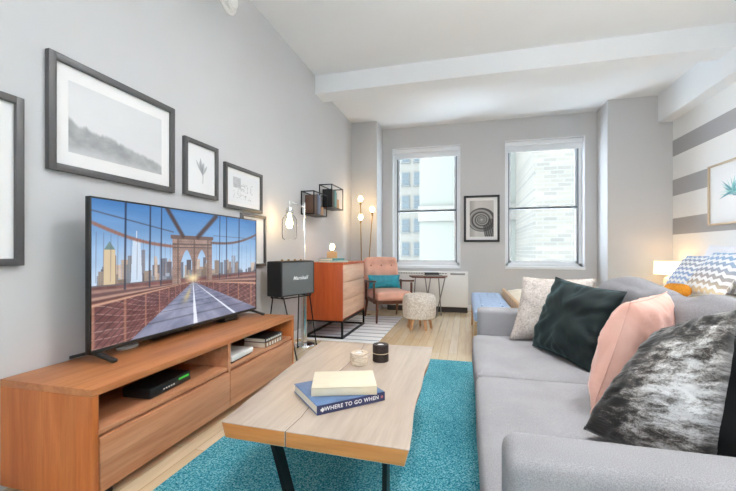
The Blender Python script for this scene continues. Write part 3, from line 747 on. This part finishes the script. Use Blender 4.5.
# ------------------------------------------------------------------ coffee table
zt, th = .41, .056
left = [(-.861, 1.180), (-.873, 1.30), (-.885, 1.42), (-.895, 1.55), (-.913, 1.74), (-.925, 1.95), (-.947, 2.15), (-.955, 2.30), (-.962, 2.415)]
right = [(-.17, 1.160), (-.178, 1.28), (-.192, 1.42), (-.198, 1.56), (-.195, 1.72), (-.205, 1.95), (-.197, 2.12), (-.203, 2.30), (-.206, 2.443)]
ct = thing('coffee_table', 'live edge pale wooden slab coffee table on black steel legs', 'coffee table', (-.56, 1.8, 0))
w_t = wood('slab_top_wood', rgb(178, 158, 141), rgb(202, 186, 170), 'Y', .34, tint=.1, sc=.7)
w_e = wood('slab_edge_wood', rgb(196, 118, 54), rgb(220, 152, 84), 'X', .45)
def slab(L_, R_, outer_left):
    bm = bmesh.new(); rows = []
    prof = [(0, zt), (0, zt)]
    for (lx, ly), (rx, ry) in zip(L_, R_):
        n = 6; row = []
        for i in range(n + 1): row.append(bm.verts.new((lx + (rx - lx) * i / n, ly + (ry - ly) * i / n, zt)))
        low = []
        for i in range(n + 1):
            ins = (.016 if (i == 0) == outer_left else 0) if i in (0, n) else 0; sgn = 1 if i == 0 else -1
            low.append(bm.verts.new((lx + (rx - lx) * i / n + ins * sgn * 1.0, ly + (ry - ly) * i / n, zt - th)))
        rows.append((row, low))
    for (a, al), (c_, cl) in zip(rows, rows[1:]):
        for i in range(len(a) - 1):
            bm.faces.new((a[i], a[i + 1], c_[i + 1], c_[i])); f_ = bm.faces.new((al[i], cl[i], cl[i + 1], al[i + 1])); f_.material_index = 1
        for i in (0, len(a) - 1):
            f_ = bm.faces.new((a[i], c_[i], cl[i], al[i]) if i == 0 else (a[i], al[i], cl[i], c_[i])); f_.material_index = 1
    for r_ in (0, -1):
        a, al = rows[r_]
        for i in range(len(a) - 1):
            f_ = bm.faces.new((a[i], al[i], al[i + 1], a[i + 1]) if r_ == 0 else (a[i], a[i + 1], al[i + 1], al[i])); f_.material_index = 1
    bmesh.ops.recalc_face_normals(bm, faces=bm.faces)
    e = [x for x in bm.edges if len(x.link_faces) == 2 and x.calc_face_angle() > .9]
    bmesh.ops.bevel(bm, geom=e, offset=.003, segments=2, profile=.5, affect='EDGES')
    b_ = MB(); b_.bm.free(); b_.bm = bm; return b_
mid = [(l_[0] + (r_[0] - l_[0]) * (.38 - .03 * i), l_[1] + (r_[1] - l_[1]) * .38) for i, (l_, r_) in enumerate(zip(left, right))]
mid = [(-.602 + .012 * math.sin(i * 1.3) - .006 * i, m_[1]) for i, m_ in enumerate(mid)]
slab(left, [(x - .0007, y) for x, y in mid], True).build('slab', [w_t, w_e], ct, off=(-.56, 1.8, 0))
slab([(x + .0007, y) for x, y in mid], right, False).build('slab', [w_t, w_e], ct, off=(-.56, 1.8, 0))
b = MB(); b.poly([(x - .0012, y) for x, y in mid] + [(x + .0012, y) for x, y in mid[::-1]], zt - th + .002, zt - .0012); b.build('joint', wood('joint_wood', rgb(70, 46, 30), rgb(96, 66, 44), 'Y'), ct, off=(-.56, 1.8, 0))
for (a0, a1) in (((-.678, 1.235), (-.60, 1.27)), ((-.258, 1.225), (-.268, 1.26)), ((-.76, 2.28), (-.70, 2.25)), ((-.40, 2.28), (-.43, 2.25))):
    t_ = bmesh.new(); hx, hy = .008, .026; z0, z1 = .0125, zt - th + .003
    v_ = [t_.verts.new((c_[0] + i * hx, c_[1] + j * hy, z)) for c_, z in ((a1, z0), (a0, z1)) for i, j in ((-1, -1), (1, -1), (1, 1), (-1, 1))]
    for q in ((0, 3, 2, 1), (4, 5, 6, 7), (0, 1, 5, 4), (1, 2, 6, 5), (2, 3, 7, 6), (3, 0, 4, 7)): t_.faces.new([v_[i] for i in q])
    b = MB(); b._add(t_); b.build('leg', M['blackm'], ct, off=(-.56, 1.8, 0))
# guide book with lettered spine, cream book on it
blue = plain('slate_blue_book_cover', rgb(96, 122, 160), .4, var=.25, scale=14)
navy = plain('navy_spine', rgb(52, 58, 98), .45)
sv = Vector((.215, .207)); ang = math.atan2(sv.y, sv.x)
gb = book('book', 'thick blue travel guide with lettered spine on the coffee table', (-.529, 1.515, zt), (.30, .272, .036), ang, blue)
MB().box((0, -.1367, .018), (.30, .0012, .0355), .0004).build('spine', navy, gb)['label'] = 'navy spine with white title'
RX = Matrix.Translation((.0, -.1377, .0185)) @ Matrix.Rotation(R(90), 4, 'X')
lettering('spine_title', 'WHERE TO GO WHEN', .0215, M['mat'], gb, RX, bold=.0004, depth=.0003)
b = MB(); b.box((-.128, -.1378, .018), (.016, .0006, .008)); b.box((-.128, -.1378, .018), (.006, .0006, .016)); b.build('spine_mark', M['mat'], gb)
b = MB(); b.ball((.135, -.1380, .018), .006, 12, (1, .1, 1)); b.build('spine_dot', plain('rose_ink', rgb(190, 110, 120), .5), gb)
b = MB(); b.box((0, 0, .0364), (.16, .1, .0004)); b.build('cover_photo', plain('cover_photo_ink', rgb(186, 186, 176), .4, var=.5, scale=25), gb)
cream = plain('cream_book_cover', rgb(228, 216, 190), .7, var=.03, scale=30)
book('book', 'cream covered book lying on the blue travel guide', (-.508, 1.532, zt + .0366), (.265, .205, .034), R(19), cream, pages=plain('cream_pages', rgb(228, 206, 160), .85, var=.08, scale=60))
# candle holders
def holder(label, x, y, r, tiers, h, mat, liner):
    t = thing('candle_holder', label, 'candle holder', (x, y, zt)); z = 0
    for k_ in range(tiers):
        b = MB(); b.lathe([(0, z), (r - .003, z), (r, z + .003), (r, z + h - .003), (r - .003, z + h), (r * .5, z + h), (r * .46, z + h - .014), (0, z + h - .014)], n=36)
        b.build('body' if k_ == 0 else 'upper_body', mat, t); z += h + .0015
    b = MB(); b.lathe([(0, z - .014), (r * .4, z - .014), (r * .4, z - .004), (0, z - .0035)], n=24); b.build('candle', liner, t)
    return t
hw_ = N('birch_bark'); v = hw_.coords((1, 1, 4)); f = hw_.noise(v, 30, 4, .7); hw_.l(hw_.ramp(f, [(.35, rgb(176, 150, 120)), (.5, rgb(222, 206, 184)), (.7, rgb(240, 232, 220))]), hw_.b.inputs['Base Color']); hw_.set(hw_.b, Roughness=.8)
holder('short white bark candle holder on the coffee table', -.568, 1.975, .047, 1, .066, hw_.m, M['mat'])
t = holder('dark two tier wooden candle holder tied with twine on the coffee table', -.466, 2.06, .045, 2, .047, plain('dark_bark', rgb(46, 34, 30), .6, var=.3, scale=60), M['mat'])
b = MB(); pts = [(.0465 * math.cos(a_), .0465 * math.sin(a_),   .048) for a_ in np.linspace(0, 2 * math.pi, 29)]; b.tube(pts, .0018, 6); b.build('twine', plain('pale_twine', rgb(200, 180, 150), .9), t)

# ------------------------------------------------------------------ armchair
leather = plain('dusty_pink_leather', rgb(222, 168, 146), .36, var=.1, scale=5, bump=.15)
walnut = wood('chair_walnut', rgb(84, 48, 32), rgb(120, 72, 48), 'Z', .4)
ac = thing('armchair', 'pink tan tufted armchair with dark wooden arms by the left window', 'armchair', (-1.13, 5.50, .008), R(30))
MB().cushion((0, -.02, .375), (.52, .60, .13), .04, 12, .02).build('seat', leather, ac)
tilt = Matrix.Translation((0, .27, .44)) @ Matrix.Rotation(R(-16), 4, 'X')
bk = MB().cushion((0, 0, .24), (.54, .12, .50), .045, 26, .015, M=tilt).build('backrest', leather, ac)
tin = tilt.inverted(); dm = [(bx, bz) for bx in (-.17, 0, .17) for bz in (.19, .36)]
for v_ in bk.data.vertices:                     # dimples under the buttons
    q = tin @ v_.co
    if q.y < 0:
        q.y += sum(.045 * math.exp(-((q.x - bx) ** 2 + (q.z - bz) ** 2) / .0045) for bx, bz in dm); v_.co = tilt @ q
for bx, bz in dm:
    b = MB(); p = tilt @ Vector((bx, -.034, bz)); b.ball(p, .013, 12, (1, .5, 1)); b.build('button', plain('tuft_button', rgb(170, 112, 92), .5), bk)
b = MB()
for sx in (-1, 1):
    b.box((sx * .25, 0, .29), (.03, .58, .05), .006)
b.box((0, -.27, .29), (.5, .03, .05), .006); b.box((0, .26, .29), (.5, .03, .05), .006); b.build('seat_frame', walnut, ac)
for sx in (-1, 1):
    b = MB(); b.cyl((sx * .25, -.27, .30), (sx * .27, -.30, .004), .022, .014, 14); b.build('leg', walnut, ac)
    b = MB(); b.cyl((sx * .25, .26, .30), (sx * .26, .36, .004), .022, .014, 14); b.build('leg', walnut, ac)
    b = MB(); b.box((sx * .285, -.01, .572), (.05, .54, .026), .01, 3, rot=(R(-4), 0, 0)); b.box((sx * .285, -.22, .42), (.026, .035, .29), .006); b.box((sx * .285, .22, .43), (.026, .035, .30), .006); b.box((sx * .27, -.22, .29), (.05, .03, .04), .005); b.box((sx * .27, .22, .29), (.05, .03, .04), .005)
    b.build('armrest', walnut, ac)
b = MB()
for sx in (-1, 1): b.box((sx * .2, .075, .24), (.035, .025, .5), .005, M=tilt)
b.build('back_frame', walnut, ac)
def satin(name, c1, c2, rough=.35):
    k = N(name); v = k.coords((1, 1, 1)); f = k.noise(v, 9, 4, .6, 1.2); k.l(k.ramp(f, [(.3, c1), (.7, c2)]), k.b.inputs['Base Color'])
    k.set(k.b, Roughness=rough); k.b.inputs['Sheen Weight'].default_value = .4; k.bump(f, .25, .01); return k.m
tealsat = satin('teal_satin', rgb(0, 118, 140), rgb(30, 160, 178))
Ac = Matrix.Translation((-1.13, 5.50, .008)) @ Matrix.Rotation(R(30), 4, 'Z')
pc = [Ac @ Vector(p) for p in ((-.27, .13, .452), (.25, .13, .452), (.25, .17, .655), (-.27, .17, .655))]
pillow('lumbar_cushion', 'shiny teal lumbar cushion on the pink armchair', 'cushion', pc, .055, tealsat, wr=.008, seed=3, n=22)

# ------------------------------------------------------------------ pouf
pf = thing('pouf_stool', 'round cream knitted pouf stool on wooden legs', 'stool', (-.60, 4.98, 0))
knit = N('cream_cable_knit'); v = knit.coords((1, 1, 1)); vo = knit.n('ShaderNodeTexVoronoi'); knit.l(v, vo.inputs['Vector']); vo.inputs['Scale'].default_value = 46
knit.l(knit.ramp(vo.outputs['Distance'], [(.1, rgb(240, 234, 226)), (.75, rgb(206, 194, 180))]), knit.b.inputs['Base Color']); knit.set(knit.b, Roughness=.95); knit.bump(vo.outputs['Distance'], -.8, .012)
b = MB(); b.lathe([(0, .145), (.19, .145), (.212, .16), (.222, .25), (.222, .36), (.214, .42), (.185, .455), (.1, .468), (0, .47)], n=48); b.build('seat', knit.m, pf)
w_p = wood('pouf_leg_wood', rgb(190, 140, 98), rgb(214, 168, 124), 'Z', .5)
for k_ in range(5):
    a_ = R(72 * k_ + 20); b = MB(); b.cyl((.13 * math.cos(a_), .13 * math.sin(a_), .16), (.165 * math.cos(a_), .165 * math.sin(a_), 0), .023, .016, 14); b.build('leg', w_p, pf)

# ------------------------------------------------------------------ side table by the window
stb = thing('side_table', 'small dark wooden side table with thin steel legs by the left window', 'side table', (-.58, 5.86, 0))
MB().poly([(-.30, .10), (-.22, -.16), (.06, -.20), (.27, -.13), (.30, .14), (.1, .22), (-.18, .2)], .62, .645, .005).build('table_top', walnut, stb)
for (x0, y0, x1, y1) in ((.27, -.05, .13, -.04), (-.2, .1, -.24, .12), (-.02, -.14, .06, -.12), (.06, -.14, -.04, -.12), (.16, .15, .2, .18)):
    b = MB(); b.cyl((x0, y0, .62), (x1, y1, 0), .009, n=8); b.build('leg', M['steel'], stb)
book('book', 'grey book lying on the small side table', (-.50, 5.84, .645), (.26, .18, .022), R(20), plain('grey_book_cover', rgb(150, 152, 150), .5))
book('book', 'black book on top of the grey book on the side table', (-.52, 5.85, .667), (.22, .15, .03), R(12), black_cov)

# ------------------------------------------------------------------ heating unit under the left window
hu = thing('heating_unit', 'white heating and cooling unit under the left window', 'heater', (-.655, 6.55, 0))
b = MB(); b.span((-.69, -.14, .09), (.69, .14, .675), .012, 3); b.build('casing', M['whitep'], hu)
MB().span((-.68, -.12, 0), (.68, .14, .09)).build('plinth', plain('dark_plinth', rgb(50, 44, 42), .6), hu)
b = MB()
for k_ in range(22): b.box((-.60 + .044 * k_, -.128, .645), (.034, .032, .016), rot=(R(-40), 0, 0))
b.build('vent_grille', M['blackp'], hu)
b = MB(); b.box((.52, -.139, .645), (.24, .006, .03), .002); b.build('control_flap', M['steel'], hu)

# ------------------------------------------------------------------ bench
bench = thing('tufted_bench', 'light blue tufted bench with wooden legs at the foot of the bed', 'bench', (.26, 4.56, 0))
blue_f = fabric('powder_blue_weave', rgb(160, 184, 218), rgb(196, 214, 238), 200)
bs = MB().cushion((0, 0, .405), (.38, 1.72, .11), .03, 22, .008).build('seat', blue_f, bench)
for ix in (-1, 0, 1):
    for iy in range(8):
        b = MB(); b.ball((ix * .1, -.74 + .21 * iy, .468), .016, 10, (1, 1, .4)); b.build('tuft_button', plain('blue_button', rgb(190, 208, 232), .6), bs)
w_b = wood('bench_wood', rgb(186, 146, 106), rgb(212, 176, 134), 'Z', .45)
MB().span((-.18, -.84, .32), (.18, .84, .352), .004).build('bench_frame', w_b, bench)
for sx in (-1, 1):
    for sy in (-1, 1): b = MB(); b.cyl((sx * .165, sy * .83, .33), (sx * .178, sy * .85, 0), .022, .015, 14); b.build('leg', w_b, bench)

# ------------------------------------------------------------------ bed
bed = thing('bed', 'wide bed with cream bedding against the striped wall', 'bed', (1.66, 4.48, 0))
MB().cushion((0, 0, .39), (2.28, 1.84, .27), .07, 16, .015).build('mattress', fabric('cream_bedding', rgb(232, 220, 200), rgb(246, 238, 224), 120), bed)
b = MB(); b.box((0, 0, .19), (2.34, 1.88, .16), .01); b.box((-1.165, 0, .29), (.035, 1.88, .46), .008); b.build('bed_frame', w_b, bed)
for sx in (-1, 1):
    for sy in (-1, 1): b = MB(); b.cyl((sx * 1.08, sy * .85, 0), (sx * 1.08, sy * .85, .12), .03, n=14); b.build('leg', w_b, bed)
MB().cushion((.25, 0, .535), (1.7, 1.86, .06), .028, 14, .01).build('quilt', fabric('cream_quilt', rgb(238, 224, 200), rgb(248, 240, 224), 60), bed)
def chevron(name, stops):
    k = N(name); tc = k.n('ShaderNodeTexCoord'); sp = k.n('ShaderNodeSeparateXYZ'); k.l(tc.outputs['UV'], sp.inputs[0])
    z = k.math('ABSOLUTE', k.math('SUBTRACT', k.math('FRACT', k.math('MULTIPLY', sp.outputs[0], 6.5)), .5))
    q = k.math('ADD', sp.outputs[1], k.math('MULTIPLY', z, .12))
    band = k.math('FLOOR', k.math('MULTIPLY', q, 14)); odd = k.math('MODULO', band, 2)
    col = k.ramp(sp.outputs[1], stops); wt = k.n('ShaderNodeRGB'); wt.outputs[0].default_value = rgb(242, 242, 244)
    mx = k.n('ShaderNodeMix', data_type='RGBA'); k.l(odd, mx.inputs[0]); k.l(wt.outputs[0], mx.inputs[6]); k.l(col, mx.inputs[7])
    k.l(mx.outputs[2], k.b.inputs['Base Color']); k.set(k.b, Roughness=.9); return k.m
chev1 = chevron('blue_and_grey_chevron', [(0, rgb(176, 190, 220)), (.4, rgb(150, 176, 214)), (.7, rgb(170, 170, 178)), (1, rgb(132, 168, 214))])
chev2 = chevron('grey_to_blue_chevron', [(0, rgb(236, 214, 170)), (.25, rgb(180, 168, 158)), (.5, rgb(160, 165, 180)), (.8, rgb(150, 182, 216)), (1, rgb(160, 190, 220))])
white_p = plain('white_pillowcase', rgb(240, 240, 246), .9, var=.02)
pillow('bed_pillow', 'white bed pillow standing behind the far chevron pillow', 'pillow', [(2.60, 5.25, .60), (2.60, 4.62, .60), (2.76, 4.62, 1.10), (2.76, 5.25, 1.10)], .08, white_p, seed=1)
pillow('bed_pillow', 'white bed pillow standing behind the near chevron pillow', 'pillow', [(2.60, 4.56, .60), (2.60, 3.9, .60), (2.76, 3.9, 1.12), (2.76, 4.56, 1.12)], .08, white_p, seed=2)
pillow('chevron_pillow', 'blue and grey zigzag pillow, the farther one on the bed', 'pillow', [(2.22, 5.05, .62), (2.26, 4.58, .62), (2.50, 4.58, .98), (2.46, 5.08, .98)], .07, chev1, seed=5)
pillow('chevron_pillow', 'zigzag pillow fading from blue to grey and yellow, the nearer one', 'pillow', [(2.12, 4.52, .60), (2.16, 3.98, .60), (2.46, 3.98, 1.02), (2.42, 4.52, 1.02)], .08, chev2, seed=6)
tag(MB().cushion((0, 0, 0), (.17, .22, .11), .05, 10, .01).build('mustard_cushion', fabric('mustard_velvet', rgb(196, 124, 36), rgb(222, 152, 58), 90), loc=(2.02, 4.35, .645)), 'small mustard cushion on the bed beside the zigzag pillows', 'cushion')

# night stand and lamp
ns = thing('nightstand', 'small white nightstand beside the bed under the lamp', 'nightstand', (2.60, 5.85, 0))
MB().span((-.2, -.2, .50), (.2, .2, .53), .004).build('top', M['trim'], ns)
b = MB(); b.span((-.19, -.19, .34), (.19, .19, .50)); b.build('body', M['trim'], ns)
d = MB().span((-.2, -.17, .36), (-.19, .17, .485), .002).build('drawer', M['trim'], ns); MB().ball((-.208, 0, .42), .012, 10).build('knob', M['brass'], d)
for sx in (-1, 1):
    for sy in (-1, 1): MB().cyl((sx * .17, sy * .17, .34), (sx * .17, sy * .17, 0), .016, .012, 12).build('leg', M['trim'], ns)
nl = thing('table_lamp', 'white drum shade table lamp glowing on the nightstand', 'lamp', (2.62, 5.86, .53))
b = MB(); b.lathe([(0, 0), (.07, 0), (.07, .012), (.045, .03), (.06, .08), (.05, .13), (.014, .16), (.012, .2), (0, .2)], n=28); b.build('base', plain('white_ceramic', rgb(236, 232, 224), .3), nl)
b = MB(); b.lathe([(.15, .19), (.16, .19), (.155, .36), (.145, .36), (.15, .19)], n=36); b.build('lamp_shade', M['shade'], nl)
MB().ball((0, 0, .26), .035, 14).build('bulb', M['bulb'], nl)

# ------------------------------------------------------------------ sofa
s0 = (.55, 1.93, 0)
so = thing('sofa', 'long grey fabric sofa with two seat cushions', 'sofa', s0)
AY0, AY1 = .976, 2.885     # inner faces of the arms
b = MB(); b.span((.075, AY0 - .16, .09), (1.06, AY1 + .17, .27), .02, 3); b.build('base', M['sofa'], so, off=s0)
b = MB(); b.box((.985, 1.93, .45), (.16, AY1 - AY0 + .33, .66), .04, 4); b.build('back', M['sofaback'], so, off=s0)
for ya, yb in ((AY0 - .165, AY0), (AY1, AY1 + .165)):
    b = MB(); b.span((.082, ya, .1), (1.05, yb, .60), .035, 5); b.build('arm', M['sofa'], so, off=s0)
for ya, yb, sd in ((AY0, 1.948, 1), (1.952, AY1, 2)):
    b = MB(); b.cushion((.445, (ya + yb) / 2, .345), (.80, yb - ya - .004, .15), .035, 18, .012, seed=sd, wr=.003); b.build('seat_cushion', M['sofa'], so, off=s0)
for ya, yb, sd, zz in ((AY0 + .01, 1.935, 3, .84), (1.945, AY1 - .15, 4, .85)):
    MM = Matrix.Translation((.842, (ya + yb) / 2, .43)) @ Matrix.Rotation(R(8), 4, 'Y')
    b = MB(); b.cushion((0, 0, (zz - .43) / 2), (.15, yb - ya, zz - .42), .06, 20, .025, M=MM, seed=sd * 3, wr=.022); b.build('back_cushion', M['sofaback'], so, off=s0)
for x in (.14, .98):
    for y in (AY0 - .1, AY1 + .1): b = MB(); b.cyl((x, y, 0.01), (x, y, .1), .018, .025, 14); b.build('leg', walnut, so, off=s0)

# cushions on the sofa
def crushed():
    k = N('crushed_silver_velvet'); v = k.coords((5, 17, 1), (0, 0, .25), 'UV'); vf = k.coords((1.6, 5.5, 1), (0, 0, .2), 'UV')
    a = k.noise(v, 1.0, 6, .72, .35); fo = k.noise(vf, 1.1, 3, .5, .5); sp_ = k.noise(k.coords((60, 110, 1), (0, 0, .3), 'UV'), 1, 3, .75)
    g = k.n('ShaderNodeTexCoord'); s = k.n('ShaderNodeSeparateXYZ'); k.l(g.outputs['UV'], s.inputs[0])
    du = k.math('SUBTRACT', s.outputs[0], .74); dv = k.math('SUBTRACT', s.outputs[1], .42)
    d = k.math('SQRT', k.math('ADD', k.math('MULTIPLY', du, du), k.math('MULTIPLY', k.math('MULTIPLY', dv, dv), .7)))
    f = k.math('ADD', a, k.math('MULTIPLY', k.math('SUBTRACT', .36, d), .62))
    f = k.math('ADD', f, k.math('MULTIPLY', k.math('SUBTRACT', sp_, .5), .38))
    f = k.math('ADD', f, k.math('MULTIPLY', k.math('SUBTRACT', fo, .5), .35))
    k.l(k.ramp(f, [(.38, rgb(30, 26, 23)), (.47, rgb(88, 81, 75)), (.56, rgb(164, 159, 154)), (.68, rgb(232, 230, 228))]), k.b.inputs['Base Color'])
    k.set(k.b, Roughness=.5); k.b.inputs['Sheen Weight'].default_value = .35; k.bump(fo, .8, .03); return k.m
def velvet(name, c1, c2, sheen=.5, tint=None):
    k = N(name); v = k.coords(); f = k.noise(v, 5, 4, .6, .8); k.l(k.ramp(f, [(.3, c1), (.7, c2)]), k.b.inputs['Base Color']); k.set(k.b, Roughness=.75)
    k.b.inputs['Sheen Weight'].default_value = sheen; k.b.inputs['Sheen Roughness'].default_value = .35
    if tint: k.b.inputs['Sheen Tint'].default_value = tint
    k.bump(k.noise(v, 260, 2), .15, .002); return k.m
bk_ = N('beige_boucle'); v = bk_.coords(); f = bk_.noise(v, 95, 4, .8); g = bk_.noise(v, 22, 3)
c = bk_.mul(bk_.ramp(f, [(.3, rgb(150, 138, 128)), (.52, rgb(204, 194, 186)), (.7, rgb(226, 218, 212))]), bk_.ramp(g, [(.3, (.8, .78, .76, 1)), (.6, (1, 1, 1, 1))]))
bk_.l(c, bk_.b.inputs['Base Color']); bk_.set(bk_.b, Roughness=.95); bk_.bump(f, .6, .006)
pillow('throw_cushion', 'beige speckled throw cushion against the far sofa arm', 'cushion', [(.285, 2.69, .435), (.74, 2.69, .435), (.85, 2.83, .845), (.39, 2.83, .85)], .075, bk_.m, seed=11)
pillow('throw_cushion', 'dark green velvet throw cushion in front of the beige cushion', 'cushion', [(.405, 2.545, .435), (.59, 2.07, .43), (.775, 2.13, .825), (.552, 2.60, .865)], .085, velvet('dark_green_velvet', rgb(7, 19, 20), rgb(14, 35, 36), .3, (.3, .6, .65, 1)), seed=12, wr=.034)
pillow('throw_cushion', 'blush pink throw cushion between the green and silver cushions', 'cushion', [(.435, 1.51, .445), (.74, 1.86, .45), (.835, 1.88, .855), (.60, 1.618, .835)], .105, velvet('blush_velvet', rgb(222, 166, 148), rgb(238, 194, 178), .4), seed=13, pinch=.05, wr=.02)
pillow('throw_cushion', 'crushed silver and black velvet throw cushion nearest the viewer', 'cushion', [(.366, 1.345, .455), (.632, 1.19, .44), (.70, 1.215, .872), (.582, 1.373, .776)], .10, crushed(), seed=14, wr=.03, pinch=-.045, seam=False)
pillow('throw_cushion', 'black throw cushion tucked behind the silver velvet cushion', 'cushion', [(.60, 1.42, .44), (.72, 1.06, .44), (.80, 1.08, .80), (.70, 1.44, .80)], .06, velvet('black_velvet', rgb(8, 8, 9), rgb(16, 16, 17), .1), seed=15)

# ------------------------------------------------------------------ room lighting: drum lamps added out of view as fill light, daylight outside
for k_, (x, y, lab) in enumerate(((.1, 2.2, 'added white drum fill lamp, out of view above the open side of the sofa'), (1.75, 2.2, 'added white drum fill lamp, out of view above the gap between sofa and bed'), (.5, -.9, 'added white drum fill lamp, unseen behind the viewpoint'))):
    cl = thing('added_fill_lamp', lab, 'fill lamp', (x, y, ZF)); z = -.42; r_ = .30
    b = MB(); b.lathe([(0, 0), (.06, 0), (.06, -.02), (0, -.03)], n=28); b.build('canopy', M['trim'], cl)
    b = MB(); b.cyl((0, 0, -.02), (0, 0, z), .006, n=8); b.build('cord', M['blackm'], cl)
    b = MB(); b.lathe([(r_ - .012, z - .05), (r_, z - .05), (r_, z + .06), (r_ - .012, z + .06), (r_ - .012, z - .05)], n=48); b.build('drum', M['trim'], cl)
    b = MB(); b.lathe([(0, z - .035), (r_ - .012, z - .035), (r_ - .012, z - .03), (0, z - .03)], n=40); b.build('lower_diffuser', emit('fill_glow_lower', (.985, .99, 1, 1), (17, 18, 9)[k_]), cl)
    b = MB(); b.lathe([(0, z + .03), (r_ - .012, z + .03), (r_ - .012, z + .035), (0, z + .035)], n=40); b.build('upper_diffuser', emit('fill_glow_upper', (.985, .99, 1, 1), (34, 30, 18)[k_]), cl)
W = bpy.data.worlds.new('World'); S.world = W; W.use_nodes = True
bg = W.node_tree.nodes['Background']; bg.inputs[0].default_value = (.78, .89, 1, 1); bg.inputs[1].default_value = 5.0
def portal(name, loc, rot, sx, sy):
    l = bpy.data.lights.new(name, 'AREA'); l.shape = 'RECTANGLE'; l.size = sx; l.size_y = sy; l.cycles.is_portal = True
    o = bpy.data.objects.new(name, l); COL.objects.link(o); o.location = loc; o.rotation_euler = rot
for i, (x0, x1) in enumerate(WIN): portal('window_portal', ((x0 + x1) / 2, YB + .24, (Z0 + Z1) / 2), (R(-90), 0, 0), x1 - x0, Z1 - Z0)
portal('rear_portal', (.55, YF - .1, 1.7), (R(90), 0, 0), 1.7, 1.4)

# ------------------------------------------------------------------ camera
cam = bpy.data.cameras.new('camera'); co = bpy.data.objects.new('camera', cam); COL.objects.link(co)
cam.sensor_width = 36; cam.sensor_fit = 'HORIZONTAL'; cam.lens = 374 / 736 * 36; cam.shift_y = 5.5 / 736; cam.clip_start = .02
co.location = (0, 0, 1.03); co.rotation_euler = (R(90), 0, math.atan(98 / 374))
S.camera = co
S.view_settings.view_transform = 'Standard'; S.view_settings.look = 'None'; S.view_settings.gamma = 1; S.view_settings.exposure = 0.68
S.view_settings.use_curve_mapping = False
S.cycles.use_denoising = True
S.cycles.max_bounces = 10; S.cycles.diffuse_bounces = 6; S.cycles.transparent_max_bounces = 12; S.cycles.caustics_reflective = False; S.cycles.caustics_refractive = False
